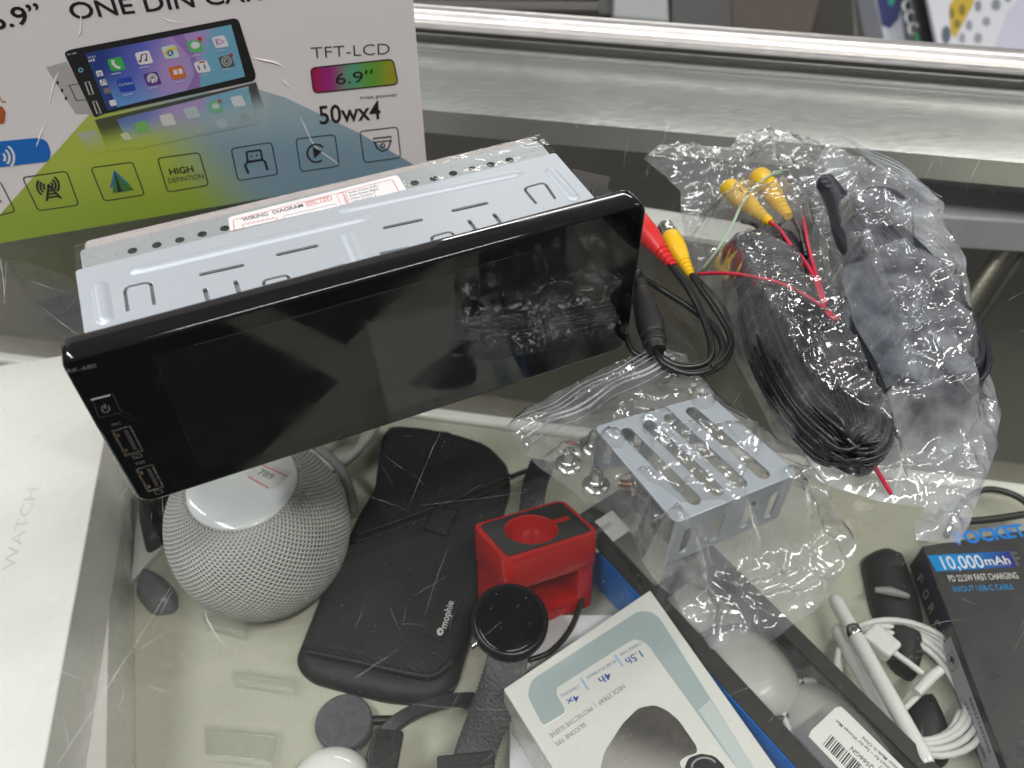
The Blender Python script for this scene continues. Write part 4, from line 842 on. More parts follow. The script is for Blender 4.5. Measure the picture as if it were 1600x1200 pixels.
mb = MB()
for k in range(4): mb.tube([P(490, 700-k*4, -15.5), P(540+k*13, 650+k*4, -15.8+k*.3), P(566+k*4, 672+k*3, -15.8+k*.3), P(560-k*8, 706+k*6, -16.3+k*.3), P(520-k*10, 735+k*2, -16.3+k*.3)], .26, 8)
mb.build('power_cord', mat('cord_grey', (.40, .40, .38, 1), .8, 0, .5, 20), e, smooth=180)
mb = MB().tube([P(497, 700, -13.2), P(530, 730, -13.6), P(549, 775, -14.6), P(551, 800, -15.2)], .3, 8, flat=.6); mb.build('cord_lead', mat('cord_dark', (.24, .24, .23, 1), .7), e, smooth=180)

# soft pouch
e = thing('cable_pouch', P(640, 880, Z0), 'black woven fabric pouch with open mouth and small sewn label', 'pouch')
m_ = mat('woven_black', (.011, .012, .014, 1), .75, 0, .0, 1); nt = m_.node_tree
tc = nt.nodes.new('ShaderNodeTexCoord'); mp = nt.nodes.new('ShaderNodeMapping'); mp.inputs['Scale'].default_value = (100, 100, 100); mp.inputs['Rotation'].default_value = (0, 0, .5); nt.links.new(tc.outputs['Object'], mp.inputs[0])
ck = nt.nodes.new('ShaderNodeTexVoronoi'); ck.inputs['Scale'].default_value = 5.5; ck.inputs['Randomness'].default_value = .1; nt.links.new(mp.outputs[0], ck.inputs['Vector'])
bp = nt.nodes.new('ShaderNodeBump'); bp.inputs['Strength'].default_value = .8; bp.inputs['Distance'].default_value = .0012; nt.links.new(ck.outputs['Distance'], bp.inputs['Height']); nt.links.new(bp.outputs[0], nt.nodes['Principled BSDF'].inputs['Normal'])
m_pl = mat('pouch_trim', (.012, .013, .014, 1), .6, 0, .4, 10)
def cushion(outline, z0, h, edge, m_, name, parent, sp=.3, wr=.08, pxz=None):
    q = rpoly([P(x, y, z0+h*.6 if pxz is None else pxz).to_2d() for x, y in outline], .5, 4); n = len(q); xs = [p.x for p in q]; ys = [p.y for p in q]; pts = list(q)
    def dist(p):
        m2 = 9e9
        for i in range(n):
            a = q[i]; t = q[(i+1) % n]-a; u = p-a; k = max(0, min(1, u.dot(t)/max(t.length_squared, 1e-9))); m2 = min(m2, (u-t*k).length_squared)
        return math.sqrt(m2)
    def inside(p):
        k = False; j = n-1
        for i in range(n):
            if (q[i].y > p.y) != (q[j].y > p.y) and p.x < (q[j].x-q[i].x)*(p.y-q[i].y)/(q[j].y-q[i].y)+q[i].x: k = not k
            j = i
        return k
    x = min(xs)
    while x < max(xs):
        y = min(ys)
        while y < max(ys):
            v = Vector((x, y))
            if inside(v) and dist(v) > sp*.3: pts.append(v)
            y += sp
        x += sp
    vo, _, fo, *_r = geometry.delaunay_2d_cdt(pts, [], [list(range(n))], 1, 1e-5); vs = []
    for v in vo:
        v = Vector(v); dd = dist(v); k = min(1, dd/edge); vs.append(Vector((v.x, v.y, z0 + h*(.35+.65*math.sqrt(max(0, 1-(1-k)**2))) + wr*noise.noise(Vector((v.x*.5, v.y*.5, 2)))*k)))
    fs = []
    for f in fo: a, b, g_ = [Vector(vo[i]) for i in f[:3]]; fs.append(f if (b-a).cross(g_-a) > 0 else f[::-1])
    mb = MB(); mb.add(vs, fs); mb.add([Vector((v.x, v.y, z)) for z in (z0+h*.35, z0+.01) for v in q], [(i, (i+1) % n, n+(i+1) % n, n+i) for i in range(n)] )
    return mb.build(name, m_, parent, smooth=70)
cushion([(597, 676), (612, 661), (700, 672), (762, 692), (792, 722), (799, 758), (772, 850), (750, 930), (728, 1015), (716, 1062), (700, 1086), (668, 1098), (600, 1092), (485, 1062), (465, 1042), (462, 1024), (500, 930), (560, 800), (585, 760), (590, 720)], Z0, .9, 1.0, m_pl, 'back_layer', e, pxz=-16.4)
cushion([(597, 678), (612, 664), (700, 674), (760, 694), (788, 722), (795, 758), (768, 850), (742, 940), (718, 1010), (703, 1042), (672, 1060), (620, 1048), (560, 1030), (500, 1018), (470, 1012), (500, 930), (560, 800), (587, 760), (592, 720)], Z0+.85, .55, .5, m_, 'front_panel', e, pxz=-15.6)
mb = MB().tube([P(552, 836, -15.5), P(640, 806, -15.45), P(720, 775, -15.45), P(797, 742, -15.6)], .12, 8, flat=.4); mb.build('seam', m_pl, e, smooth=180); mb = MB(); mb.tube([P(549, 848, -15.5), P(640, 818, -15.45), P(720, 787, -15.45), P(795, 752, -15.6)], .10, 8, flat=.4)
mb.build('seam', m_pl, e, smooth=180); mb = MB(); mb.tube([P(473, 1016, -15.55), P(560, 1034, -15.2), P(640, 1052, -15.2), P(680, 1054, -15.3), (P(708, 1030, -15.3))], .13, 8); mb.build('seam', m_pl, e, smooth=180)
MB().box(P(689, 812, -15.5), (1.5, 1.9, .3), (.95, -.3, 0), (.3, .95, 0)).build('strap_loop', mat('loop_gloss', (.01, .01, .011, 1), .3), e, bevel=.12)
d = Decal(hz(-15.55), .12, .02); d.poly([(693, 926), (722, 942), (688, 1004), (665, 992)], (.006, .006, .007, 1), 0, r=2); d.disc(688, 989, 5, 6, (.6, .6, .6, 1), 1); d.disc(688.5, 989, 2, 2.4, (.02, .02, .02, 1), 2, 10)
d.text('mophie', (697.5, 984), (709.5, 942), (686.5, 980), (.6, .6, .6, 1), 1, .01, fit=.74); d.build('sewn_label', PRM, e)

# charging puck and its cable
pk = P(537, 1128, -16.2)
e = thing('charging_puck', (pk.x, pk.y, Z0), 'round dark grey wireless charging puck below the black pouch', 'charger')
MB().lathe((pk.x, pk.y, Z0+.02), [(0, 0), (1.32, 0), (1.42, .1), (1.42, .75), (1.34, .84), (0, .86)], 48).build('disc', mat('puck_grey', (.13, .13, .145, 1), .3, .4, coat=.3), e, smooth=40)
mb = MB().tube([P(578, 1126, -16.5), P(612, 1125, -16.5)], .24, 10, smooth=0); mb.tube([P(610, 1125, -16.6), P(650, 1112, -16.6), (P(700, 1102, -16.5)), P(760, 1080, -16.5), P(800, 1062, -16.7)], .11, 8); mb.tube([P(690, 1088, -16.6), P(712, 1100, -16.6), P(760, 1112, -16.6)], .12, 8)
mb.build('cable', M_cab, e, smooth=60)
# white egg at the lower edge
eg = P(515, 1232, -14.8)
e = thing('earbud_case', (eg.x, eg.y, Z0), 'rounded glossy white earbud case beside the charging puck', 'earbud case')
MB().lathe((eg.x, eg.y, Z0), [(0, .02)]+[(2.05*math.cos(a)**.8, 1.5+1.48*math.sin(a)) for a in [-1.5+3.0*k/24 for k in range(25)]]+[(0, 2.98)], 48).build('shell', mat('gloss_white', (.78, .78, .76, 1), .15, coat=.5), e, smooth=180)

# white box under the watch
e = thing('flat_white_box', P(950, 1060, Z0), 'flat matt white box lying beneath the smartwatch and the earbuds carton', 'box')
MB().prism([P(845, 960, -15.2), P(1000, 960, -15.2), P(1120, 1260, -15.2), P(795, 1240, -15.2), P(797, 1105, -15.2)], (0, 0, -1.78)).build('box_body', mat('cool_white', (.72, .73, .76, 1), .4), e, bevel=.08)

# red watch stand
e = thing('watch_stand', P(840, 900, Z0), 'glossy red watch charging stand with black recessed top', 'watch stand')
M_red = mat('gloss_red', (.60, .018, .016, 1), .18, 0, .02, 1, coat=.3)
q4 = [(752, 817), (886, 779), (924, 832), (780, 879)]; ta = math.radians(24)
o0 = P(838, 828, -11.5); WX = Vector((1, 0, 0)); WY = Vector((0, math.cos(ta), -math.sin(ta))); WN = Vector((0, math.sin(ta), math.cos(ta)))
TP = Plane(o0, WX, WY); tq = [TP.uv(*p) for p in q4]
T3 = lambda u, v, k: o0 + WX*u + WY*v + WN*k
cn = sum(tq, Vector((0, 0)))/4; hc = TP.uv(835, 825)
exs = (tq[1]-tq[0]).normalized(); eys = Vector((-exs.y, exs.x)); 
if eys.dot(tq[3]-tq[0]) < 0: eys = -eys
Ls = ((tq[1]-tq[0]).length+(tq[2]-tq[3]).length)/2; Ws = abs((tq[3]-tq[0]).dot(eys)); R0 = min(1.42, Ws*.43)
tq = [cn + exs*(a*Ls/2) + eys*(b*Ws/2) for a, b in ((-1, -1), (1, -1), (1, 1), (-1, 1))]
hc = cn - exs*.25
circ = lambda cc, r, n=36: [(cc.x+r*math.cos(2*math.pi*k/n), cc.y+r*math.sin(2*math.pi*k/n)) for k in range(n)]
lowz = min(T3(p.x, p.y, 0).z for p in tq); Ht = (lowz-(Z0+.02))/math.cos(ta) - 1.1
mb = MB(); plate_on(mb, [rpoly(tq, .45), circ(hc, R0)[::-1]], lambda v: T3(v.x, v.y, -1.0+v.z), 1.0, .10)
mb.lathe(T3(hc.x, hc.y, -.8), [(R0+.02, .4), (R0, 0), (0, 0)], 40, WN)
def lp(a, b): return [tq[0]+exs*a, tq[0]+exs*b, tq[0]+exs*b+eys*Ws, tq[0]+exs*a+eys*Ws]
Hb = Ht + 1.1; bt = .7                      # two legs and a foot slab, butted end to end
for a, b, rr in ((0, .95, [.45, .02, .02, .45]), (Ls-1.1, Ls, [.02, .45, .45, .02])):
    plate_on(mb, [rpoly(lp(a, b), rr)], lambda v: T3(v.x, v.y, (-1.9-Hb+bt)/2+v.z), (Hb-bt-1.9)/2, .0)
plate_on(mb, [rpoly(tq, .45)], lambda v: T3(v.x, v.y, -Hb+bt/2+v.z), bt/2, .0)
mb.build('body', M_red, e, smooth=40)
ins = [cn + exs*(a*(Ls/2-.2)) + eys*(b*(Ws/2-.2)) for a, b in ((-1, -1), (1, -1), (1, 1), (-1, 1))]
R1 = min(R0+.05, Ws/2-.24)
mb = MB(); plate_on(mb, [rpoly(ins, .3), circ(hc, R0+.02 if R0+.02 < Ws/2-.22 else Ws/2-.23)[::-1]], lambda v: T3(v.x, v.y, .015+v.z), .03, .01); mb.build('rubber_inlay', mat('inlay_black', (.018, .018, .018, 1), .5, 0, .1, 12), e, smooth=40)
g_ = hc + exs*(R0+.40); MB().box(T3(g_.x, g_.y, .03), (.95, .36, .07), WX*exs.x+WY*exs.y, WX*-exs.y+WY*exs.x).build('cable_notch', M_red, e, bevel=.02)
print('stand', Ls, Ws, R0, Ht)
mb = MB().tube([P(918, 900, -15), P(908, 940, -15), P(890, 985, -15.1), P(860, 1018, -15.0), P(825, 1032, -15.0)], .15, 8)
o = mb.build('charging_cable', M_cab, None, smooth=180); tag(o, 'thin black charging cable curving over the white box past the smartwatch', 'cable')

# smartwatch
wc = P(797, 968, -11.3)
e = thing('smartwatch', (wc.x, wc.y, Z0), 'round black smartwatch with dark glass face on a stitched leather strap', 'watch')
wa = Vector((.05, -.12, 1)).normalized()
MB().lathe(wc-wa*.9, [(0, 0), (1.6, 0), (1.80, .15), (1.86, .5), (1.85, .85), (1.73, 1.0), (1.66, 1.02), (1.60, .96), (0, .96)], 56, wa).build('case', mat('watch_black', (.010, .010, .012, 1), .3, .2, spec=.3), e, smooth=35)
MB().lathe(wc-wa*.9, [(1.59, .965), (1.45, 1.02), (0, 1.03)], 56, wa).build('glass_face', mat('watch_glass', (.003, .002, .003, 1), .12, spec=.12), e, smooth=60)
M_lth = mat('black_leather', (.018, .018, .02, 1), .42, 0, .5, 7)
def strap(parent, pts, wd, name, m_, th=.22):
    mb = MB(); n = len(pts); v3 = [Vector(p) for p in pts]; ss = []
    for i in range(n-1):
        for k in range(6):
            t = k/6; p0, p1, p2, p3 = v3[max(0, i-1)], v3[i], v3[i+1], v3[min(n-1, i+2)]
            ss.append(.5*((2*p1)+(-p0+p2)*t+(2*p0-5*p1+4*p2-p3)*t*t+(-p0+3*p1-3*p2+p3)*t**3))
    ss.append(v3[-1]); vs = []; N = len(ss)
    for i in range(N):
        t = (ss[min(i+1, N-1)]-ss[max(i-1, 0)]).normalized(); sd = t.cross(Vector((0, 0, 1)));
        if sd.length < .05: sd = Vector((1, 0, 0))
        sd.normalize(); nn = sd.cross(t).normalized(); ww = wd[0]+(wd[1]-wd[0])*i/(N-1)
        for a, b in ((-.5, -.5), (.5, -.5), (.5, .3), (.42, .5), (-.42, .5), (-.5, .3)): vs.append(ss[i]+sd*ww*a+nn*th*b)
    fs = [(i*6+k, i*6+(k+1) % 6, (i+1)*6+(k+1) % 6, (i+1)*6+k) for i in range(N-1) for k in range(6)] + [list(range(6))[::-1], list(range((N-1)*6, N*6))]
    return mb.add(vs, fs).build(name, m_, parent, smooth=35)
strap(e, [P(798, 1000, -12.2), P(788, 1050, -12.6), P(768, 1110, -13.4), P(745, 1170, -14.2), P(725, 1250, -15)], (1.95, 1.9), 'strap', M_lth)
strap(e, [P(797, 950, -12.4), P(797, 938, -12.7), P(797, 928, -13.1)], (1.8, 1.7), 'strap', M_lth)
mb = MB()
for sgn in (-1, 1):
    for k in range(34):
        a = P(795-k*2.15+sgn*36+sgn*k*-.05, 1035+k*6, -12.32-k*.075); b = P(794.2-k*2.15+sgn*36, 1038.5+k*6, -12.36-k*.075); mb.tube([a, b], .022, 5, smooth=0)
mb.build('stitching', mat('stitch_grey', (.05, .05, .055, 1), .7), e)
MB().box(P(728, 1192, -14.0), (2.6, .8, .35), (1, .1, 0), (-.1, 1, 0)).build('keeper', M_lth, e, bevel=.1)
MB().lathe(wc + Vector((-1.58, -1.0, -.4)), [(0, 0), (.16, 0), (.16, .3), (0, .32)], 14, (-.8, -.6, 0)).build('button', mat('steel', (.6, .58, .55, 1), .15, 1.), e, smooth=40)
# buckle strap loop beside it
e = thing('watch_strap', P(600, 1180, Z0), 'curled black rubber watch strap with metal bar below the pouch', 'watch strap')
strap(e, [P(800, 1100, -16.4), P(735, 1092, -15.4), P(680, 1100, -14.9), P(630, 1122, -14.8), P(600, 1150, -15.0), P(586, 1185, -15.4), P(582, 1250, -15.8)], (.55, .9), 'band', mat('rubber_black', (.02, .02, .02, 1), .45), .35)
MB().box(P(603, 1174, -14.3), (1.35, 1.9, .5), (1, -.1, 0), (.1, 1, 0)).build('clasp', mat('clasp_dark', (.03, .03, .03, 1), .3, .4), e, bevel=.12)
# strap behind the red stand
e = thing('sport_strap', P(835, 770, Z0), 'black perforated sport strap standing behind the red stand', 'watch strap')
strap(e, [P(848, 722, -15.5), P(838, 750, -14.6), P(832, 780, -14.6), P(826, 830, -15.4)], (1.5, 1.35), 'band', mat('rubber_black', (.02, .02, .02, 1), .45), .3)
mb = MB()
for k, (x, y) in enumerate([(834, 770), (832, 780), (830, 790)]): mb.lathe(P(x, y, -14.45), [(0, .03), (.16, .03), (.2, 0), (.2, -.06)], 14)
mb.build('rim', mat('strap_hole', (.06, .06, .06, 1), .3), e)
mb = MB().tube([P(798, 745, -16.4), P(830, 735, -16), P(860, 745, -16.4)], .15, 8); mb.build('pin_lug', M_cab, e, smooth=180)

# earbuds carton
ez = -11.6
e = thing('earbuds_carton', P(1000, 1080, -15), 'glossy white earbuds carton with grey frame print and inverted lettering', 'carton')
q = [(786, 1076), (1016, 921), (1278, 1290), (1030, 1470)]
MB().prism([P(*p, ez) for p in q], (0, 0, -3.4)).build('box_body', mat('carton_gloss', (.68, .68, .65, 1), .25, 0, .03, .5, coat=.4), e, bevel=.1, seg=3)
d = Decal(hz(ez), .004, .004); GR = (.36, .43, .44, 1)
def Zc(x, y): return (760+x/3.2, 900+y/3.2)
d.poly([Zc(*p) for p in [(285, 752), (205, 600), (225, 520), (760, 175), (830, 180), (870, 215), (1340, 960), (1250, 960), (800, 335), (740, 312), (350, 560), (350, 590), (400, 680)]], GR, 0, r=9)
d.stroke([Zc(285, 752), Zc(400, 682)], .05, (.8, .8, .8, 1), 1)
d.poly([Zc(*p) for p in [(1340, 960), (1255, 960), (1060, 670), (1120, 620)]], (.52, .57, .57, 1), 1)
BL2 = (.05, .12, .40, 1); GY = (.20, .20, .19, 1)
d.text('1.5h', Zc(765, 372), Zc(690, 415), Zc(785, 405), BL2, 2, .01); d.text('CHARGE TIME', Zc(770, 328), Zc(665, 388), Zc(778, 341), (.18, .24, .38, 1), 2)
d.text('4h', Zc(612, 478), Zc(556, 512), Zc(630, 510), BL2, 2, .01); d.text('MUSIC PLAYBACK', Zc(642, 418), Zc(496, 505), Zc(650, 432), (.18, .24, .38, 1), 2)
d.text('4x', Zc(455, 590), Zc(395, 622), Zc(470, 620), BL2, 2, .01); d.text('CHARGING', Zc(458, 545), Zc(368, 596), Zc(466, 558), (.18, .24, .38, 1), 2)
d.stroke([Zc(642, 395), Zc(682, 452)], .08, (.25, .45, .75, 1), 2); d.stroke([Zc(472, 512), Zc(510, 570)], .08, (.25, .45, .75, 1), 2)
d.text('NECK STRAP  |  PROTECTIVE SLEEVE', Zc(682, 542), Zc(312, 792), Zc(694, 562), GY, 2); d.text('SILICONE TIPS', Zc(488, 732), Zc(340, 834), Zc(500, 752), GY, 2)
def bud(x, y):
    k = sm(960, 1200, y+.3*(1010-x)); n_ = noise.noise(Vector((x*.06, y*.06, 0)))
    g_ = lerp((.05, .047, .043, 1), (.12, .11, .10, 1), .5+n_*.35); return lerp(g_, (.34, .33, .31, 1), sm(1140, 1215, y+.35*(1010-x)))
d.grad([Zc(*p) for p in [(570, 960), (590, 880), (680, 740), (760, 660), (840, 645), (900, 670), (960, 720), (1050, 850), (1055, 885), (1000, 900), (960, 930), (1000, 1000), (570, 1000)]], bud, 5, 2, r=8)
d.poly([Zc(*p) for p in [(990, 960), (1010, 910), (1070, 888), (1140, 900), (1190, 950), (1200, 1000), (990, 1000)]], (.03, .028, .03, 1), 3, r=6); d.arc(*Zc(1090, 960), 20, 16, 180, 330, .08, (.3, .3, .3, 1), 4)
d.build('printed_face', printmat('carton_print', .22, coat=.4), e)

# black framed window box (blue sided) with pale rounded cups
wz = -13.4
e = thing('window_box', P(1100, 1000, Z0), 'long black framed box with blue sides and clear window over white cups', 'box')
BT = [(893, 812), (975, 740), (1491, 1215), (1260, 1215)]; b3 = [P(*p, wz) for p in BT]
Lb = (b3[3]-b3[0]).normalized(); Wb = (b3[1]-b3[0]); Wl = Wb.length; Wb.normalize(); Ll = (b3[3]-b3[0]).length+8
bl2 = [(0, 0), (Ll, 0), (Ll, Wl*1.06), (0, Wl)]
ex_, ey_ = Lb, Vector((-Lb.y, Lb.x, 0))
if ey_.dot(Wb) < 0: ey_ = -ey_
O3 = b3[0]; Wd = (b3[1]-b3[0]).dot(ey_); Wd2 = (b3[2]-b3[0]).dot(ey_)
def WB(u, v, z): return O3 + ex_*u + ey_*v + Vector((0, 0, z-wz))
def wuv(px, py): p = P(px, py, wz)-O3; return (p.dot(ex_), p.dot(ey_))
Wm = max(Wd, Wd2)*.97; fw = .95; M_frm = mat('frame_black', (.03, .029, .028, 1), .4, 0, .05, 3); M_blu = mat('side_blue', (.01, .22, .80, 1), .3, 0, 0, .3, coat=.4)
bar0 = wuv(1012, 925)[0]
mb = MB()
plate_on(mb, [[(0, 0), (Ll, 0), (Ll, Wm), (0, Wm)], [(.8, fw), (.8, Wm-fw*.8), (bar0, Wm-fw*.8), (bar0, fw)], [(bar0+.8, fw), (bar0+.8, Wm-fw*.8), (Ll-.5, Wm-fw*.8), (Ll-.5, fw)]], lambda v: WB(v.x, v.y, wz-.06+v.z), .06, .02)
mb.build('black_frame', M_frm, e, smooth=40)
side_n = -ey_
MB().box(WB(Ll/2, .02-.03, wz-1.75), (Ll, .1, 3.25), ex_, ey_).build('blue_side', M_blu, e)
mb = MB(); mb.box(WB(Ll/2, Wm-.05, wz-1.75), (Ll, .1, 3.25), ex_, ey_); mb.box(WB(0.05, Wm/2, wz-1.75), (.1, Wm-.2, 3.25), ex_, ey_); mb.box(WB(Ll-.05, Wm/2, wz-1.75), (.1, Wm-.2, 3.25), ex_, ey_); mb.build('side_wall', M_frm, e)
MB().box(WB(Ll/2, Wm/2, wz-3.3), (Ll-.3, Wm-.3, .1), ex_, ey_).build('tray_insert', mat('insert_beige', (.50, .48, .42, 1), .5, 0, .05, 1), e)
MB().box(WB(Ll/2, Wm/2, wz-.16), (Ll-.3, Wm-.3, .03), ex_, ey_).build('clear_window', glassy('window_film', (.97, .97, .97, 1), .05, 1.4, haze=.03), e)
M_cup = mat('cup_beige', (.60, .585, .55, 1), .35, coat=.2)
def cup(px, py, rx, ry, zc, ring):
    p = P(px, py, zc); mb = MB(); pr = [(math.cos(a), math.sin(a)) for a in [0, .2, .4, .6, .8, 1.0, 1.2, 1.4, 1.57]]; seg = 40; vs = []
    for r_, z in pr:
        for k in range(seg): a = 2*math.pi*k/seg; vs.append(p + ex_*(rx*r_*math.cos(a)) + ey_*(ry*r_*math.sin(a)) + Vector((0, 0, 1.1*z)))
    mb.add(vs, [(i*seg+k, i*seg+(k+1) % seg, (i+1)*seg+(k+1) % seg, (i+1)*seg+k) for i in range(len(pr)-1) for k in range(seg)]); o = mb.build('ear_cup', M_cup, e, smooth=180)
    mb = MB().tube([p + ex_*((rx+.12)*math.cos(2*math.pi*k/24)) + ey_*((ry+.12)*math.sin(2*math.pi*k/24)) + Vector((0, 0, .1)) for k in range(24)], .16, 8, smooth=3, closed=True)
    mb.build('cushion_ring', mat('ring_white', (.8, .8, .8, 1), .2) if ring else mat('ring_dark', (.04, .045, .055, 1), .3), o, smooth=180)
cup(1178, 1050, 2.5, 2.0, -15.9, False); cup(1310, 1150, 2.9, 2.0, -15.9, True); cup(1078, 955, 1.4, 1.4, -16.2, False)
MB().prism([P(*p, wz-.05) for p in [(912, 810), (950, 790), (985, 828), (932, 864)]], (0, 0, -.05)).build('paper_label', mat('label_white', (.62, .62, .62, 1), .5), e)
d = Decal(hz(wz), .012, .005)
def Z5(x, y): return (1080+x/3.077, 900+y/3.077)
LBL = [Z5(565, 772), Z5(575, 745), Z5(695, 632), Z5(720, 628), Z5(745, 650), Z5(1050, 950), Z5(1000, 1040), Z5(830, 1050)]
d.poly(LBL, (.75, .75, .74, 1), 0)
rb = random.Random(3); A0, A1, Bt = Vector(Z5(632, 812)), Vector(Z5(930, 1110)), (Vector(Z5(672, 762))-Vector(Z5(632, 812))); k = 0
while k < 1: w_ = rb.choice((.008, .012, .02)); a, b = A0.lerp(A1, k), A0.lerp(A1, k+w_); d.poly([a, b, b+Bt, a+Bt], BLK, 1); k += w_+rb.choice((.008, .014, .02))
TB = (.03, .03, .04, 1)
d.text('B-AQ566GN', Z5(930, 970), Z5(775, 820), Z5(915, 985), TB, 1, .01); d.text('Smart for ~ Set for Women Men', Z5(960, 925), Z5(700, 690), Z5(950, 938), TB, 1, .01); d.text('Edition Made In China', Z5(1010, 935), Z5(826, 772), Z5(1000, 948), TB, 1, .01)
for k in range(8): a = Vector(Z5(898+k*9, 925+k*9)); d.stroke([a, a+Vector((6, -4))], .035, (.2, .2, .2, 1), 1)
# price label on inner card near the top
d.build('barcode_label', PR, e); d = Decal(hz(wz), .012, .005)
for k in range(9): 
    q_ = Vector((926+k*3.2, 832-k*2.1)); d.stroke([q_, q_+Vector((4.5, 5))], .05, (.3, .3, .3, 1), 0)
d.build('printed_figures', PR, e)

# styluses
M_pen = mat('stylus_white', (.78, .78, .76, 1), .14, coat=.6)
def pen(a, b, r, label, band=None):
    A, B = a, b; t = (B-A).normalized(); L_ = (B-A).length; e = thing('stylus_pen', ((A+B)/2), label, 'stylus', 'white styluses on the shelf')
    MB().lathe(A, [(0, 0), (r*.5, .05), (r*.85, .2), (r, .5), (r, L_-.3), (r*.8, L_), (0, L_)], 24, t).build('barrel', M_pen, e, smooth=60)
    if band: MB().lathe(A+t*band, [(r+.005, 0), (r+.03, .02), (r+.03, .55), (r+.005, .57)], 24, t).build('metal_band', mat('chrome', (.75, .75, .75, 1), .1, 1.), e, smooth=60)
pen(P(1301, 930, -15.1), P(1450, 1195, -13.6), .40, 'white stylus with a polished metal band near its cap', 2.1)
pen(P(1306, 976, -15.6), P(1420, 1180, -15.2), .44, 'thicker plain white stylus lying against the banded one')
# white cable coil
e = thing('white_cable', P(1410, 1060, Z0), 'white charging cable coiled up with plug ends beside the styluses', 'cable')
mb = MB(); cc = P(1405, 1070, -16.2); rn = random.Random(5); pts = []
for k in range(5):
    for i in range(12): a = 2*math.pi*i/12; pts.append(cc + Vector((1,-.5,0)).normalized()*(3.6+.22*k)*math.cos(a)*.82 + Vector((.5, 1, 0)).normalized()*(3.3+.2*k)*math.sin(a)*.85*(-1) + Vector((.1*k, .2*math.sin(k), .1*math.sin(i+k)+.12*k)))
mb.tube(pts, .17, 8, smooth=3)
mb.tube([P(1395, 1018, -14.9), P(1425, 1040, -15.0), P(1450, 1062, -15.2), P(1440, 1080, -15.4), P(1410, 1110, -15.6)], .16, 8)
mb.build('cord', mat('cord_white', (.68, .68, .66, 1), .4), e, smooth=180)
A_, B_ = P(1355, 985, -14.8), P(1397, 1022, -14.8); t = (B_-A_).normalized(); mb = MB().box((A_+B_)/2, ((B_-A_).length, 1.15, .9), t, Vector((-t.y, t.x, 0))); mb.build('plug', mat('plug_white', (.74, .74, .72, 1), .25, coat=.3), e, bevel=.2, seg=3)
mb = MB().tube([P(1432, 1082, -14.9), P(1458, 1055, -14.7), P(1470, 1046, -14.6)], [.26, .28, .24], 12, smooth=0); mb.build('plug', mat('plug_white', (.74, .74, .72, 1), .25, coat=.3), e, smooth=60)
# black soft shapes
M_pad = mat('matt_black', (.012, .012, .013, 1), .5, 0, .2, 4)
e = thing('sunglasses_case', P(1390, 920, Z0), 'soft black moulded case behind the styluses with grey edge', 'case')
cushion([(1350, 868), (1380, 850), (1415, 862), (1440, 930), (1450, 1000), (1435, 1060), (1400, 1040), (1378, 980), (1362, 930)], Z0, 1.2, 1.0, M_pad, 'shell', e, pxz=-16.2)
mb = MB().tube([P(1367, 922, -15.6), P(1390, 924, -15.5), P(1420, 932, -15.6)], [.15, .26, .15], 8); mb.build('grey_trim', mat('trim_grey', (.28, .28, .27, 1), .4), e, smooth=180)
e = thing('black_pouch', P(1465, 1130, Z0), 'small black pouch under the white coiled cable', 'pouch')
cushion([(1420, 1090), (1462, 1075), (1485, 1120), (1490, 1190), (1450, 1200), (1415, 1160)], Z0, 1.0, .8, M_pad, 'shell', e, pxz=-16.2)
e = thing('grey_adapter', P(240, 915, Z0), 'dark grey rounded adapter lying between speaker and white boxes', 'adapter')
cushion([(215, 880), (240, 885), (272, 915), (270, 945), (230, 950), (205, 920)], Z0, 1.1, .6, mat('adapter_grey', (.15, .16, .17, 1), .35), 'shell', e, pxz=-16)
e = thing('white_pamphlet', P(240, 860, Z0), 'folded white leaflet under the smart speaker', 'leaflet'); MB().prism([P(205, 910, -16.6), P(262, 845, -16.6), P(300, 800, -16.6), P(215, 800, -16.6)], (0, 0, -.35)).build('paper', M_wbox, e)
e = thing('dark_pouch', P(240, 800, Z0), 'small black pouch wedged behind the smart speaker', 'pouch'); cushion([(215, 760), (270, 745), (300, 790), (262, 835), (225, 860), (212, 800)], Z0, 1.3, .5, M_pad, 'shell', e, pxz=-16)

# clear acrylic risers
g_acr = glassy('acrylic', (.985, .985, .98, 1), .03, 1.49, haze=.02, boost=1.6)
for k, (q, lb) in enumerate([([(365, 1042), (462, 1054), (458, 1076), (362, 1062)], 'clear acrylic riser below the speaker'), ([(318, 1130), (430, 1140), (422, 1190), (320, 1180)], 'clear acrylic block nearest the charging puck'), ([(315, 950), (385, 970), (380, 990), (318, 972)], 'small clear acrylic strip under the speaker edge')]):
    e = thing('acrylic_riser', P(*q[0], Z0), lb, 'riser', 'clear acrylic risers'); MB().prism([P(*p, Z0+.9) for p in q], (0, 0, -.88)).build('block', g_acr, e, bevel=.06)

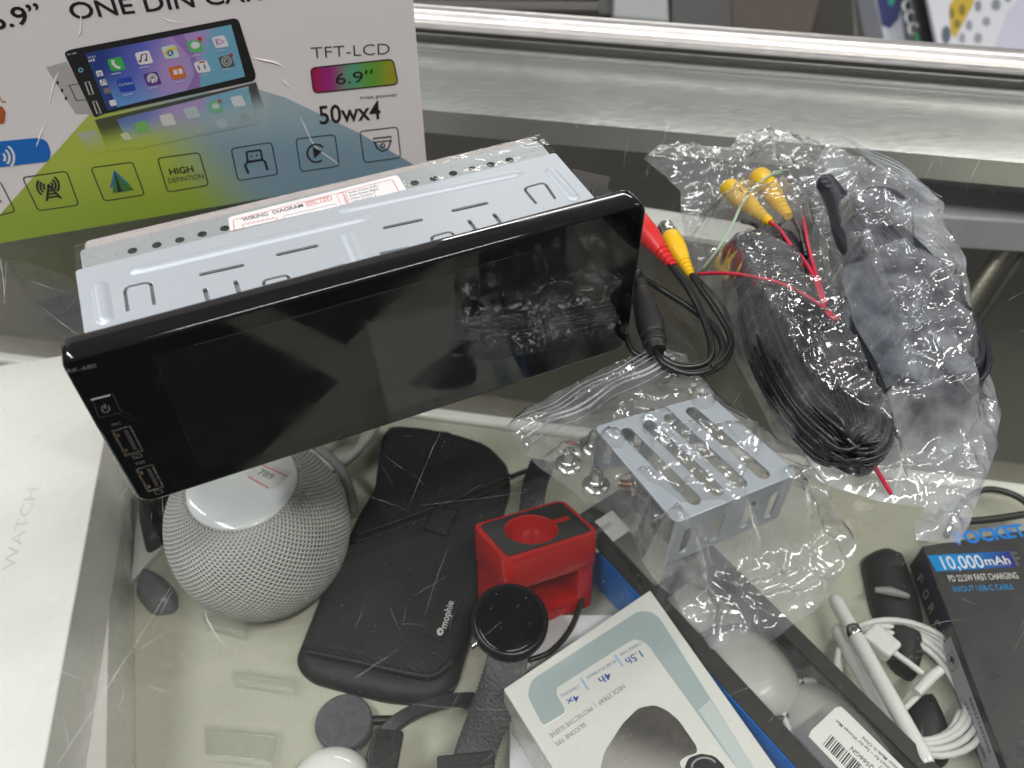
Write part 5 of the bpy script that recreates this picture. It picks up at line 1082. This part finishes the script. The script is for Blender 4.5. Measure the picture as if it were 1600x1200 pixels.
# power bank pack
pz = -14.3
e = thing('power_bank_pack', P(1500, 1000, Z0), 'black retail pack of a power bank with blue lettering and hang loop', 'package')
q = [(1441, 853), (1700, 820), (1790, 1180), (1574, 1205)]
PT = [(1441, 853), (1640, 822), (1775, 1190), (1578, 1215)]
MB().prism([P(*p, pz) for p in PT], (0, 0, -2.1)).build('box_body', mat('pack_black', (.036, .035, .037, 1), .35, 0, .04, .8, coat=.15), e, bevel=.06)
d = Decal(hz(pz), .006, .005); CB = (.01, .24, .80, 1)
d.text('POCKET', (1497, 851), (1606, 837), (1494, 831), CB, 2, .035)
d.grad([Z for Z in [(1449, 868), (1583, 861), (1588, 886), (1463, 893)]], lambda x, y: lerp((.0, .28, .72, 1), (.02, .03, .24, 1), sm(1490, 1585, x)), 7, 1)
d.text('10,000', (1476, 890), (1540, 887), (1471, 869), (.85, .85, .85, 1), 2, .004); d.text('mAh', (1541, 883), (1580, 881), (1538, 870), (.85, .85, .85, 1), 2, .01); d.text('INTERNAL BATTERY', (1545, 885.5), (1580, 884), (1545, 882.5), (.3, .4, .7, 1), 2)
d.text('F', (1589, 884), (1600, 883), (1585, 862), (.12, .12, .12, 1), 2, .03)
d.text('PD 22.5W FAST CHARGING', (1484, 909), (1592, 904), (1481, 899), (.75, .72, .68, 1), 2, .006); d.text('IN/OUT USB-C CABLE', (1491, 925), (1585, 921), (1488, 916), (.03, .30, .62, 1), 2, .006)
d.build('printed_face', PRG, e)
# side face
pa, pb = P(1441, 853, pz), P(1578, 1215, pz); sdx = (pb-pa).normalized(); SPd = Plane(pa, sdx, (0, 0, 1))
if SPd.n.x > 0: SPd.n = -SPd.n
def SB(t, s_): return (pa + sdx*t)
Lp = (pb-pa).length; d = Decal(SPd, .008, .006)
def stext(t, u0, u1, v0, v1, col, off=0.):
    vs, fs = text_mesh(t, off); x0 = min(v.x for v in vs); x1 = max(v.x for v in vs); d.mb.add([SPd.pt(u0+(v.x-x0)/(x1-x0)*(u1-u0), v0+v.y/.73*(v1-v0), .02) for v in vs], fs, 0, col)
ua = lambda y: (y-853)/(1215-853)*Lp
for ch_, y in zip('FORCE', (885, 912, 938, 965, 993)): stext(ch_, ua(y)-.22*0, ua(y)+.42, -1.75, -1.0, (.55, .55, .55, 1), .01)
stext('POCKET JUICE', ua(870), ua(985), -.75, -.3, (.01, .06, .22, 1), .02)
d.poly([(ua(1003), -1.95), (ua(1215), -1.95), (ua(1215), -.5), (ua(1003), -.5)], (.46, .47, .50, 1), 1, r=.18, uvs=True)
d.stroke([(ua(1022), -1.65), (ua(1046), -1.65), (ua(1046), -.85), (ua(1022), -.85)], .04, BLK, 2, True, uvs=True)
um = (ua(1022)+ua(1046))/2; d.poly([(um-.3, -1.15), (um, -1.5), (um+.0, -.95)], BLK, 3, uvs=True); d.poly([(um-.05, -1.2), (um+.3, -1.25), (um+.05, -.95)], BLK, 3, uvs=True)
stext('840372302056', ua(1095), ua(1175), -.95, -.7, TB, .01); stext('TZ 10K LTG USBC', ua(1095), ua(1180), -1.55, -1.3, TB, .01)
d.build('printed_side', PRM, e)
mb = MB().tube([P(1478, 838, pz-.6), P(1500, 790, pz-.6), P(1535, 766, pz-.6), P(1575, 770, pz-.6), P(1608, 790, pz-.6), P(1622, 822, pz-.6)], .20, 8)
mb.tube([P(1500, 815, pz-.6), P(1545, 812, pz-.6), P(1612, 802, pz-.6)], .22, 8); mb.build('hang_loop', mat('loop_black', (.02, .02, .02, 1), .4), e, smooth=180)
print('objects', len(bpy.data.objects))
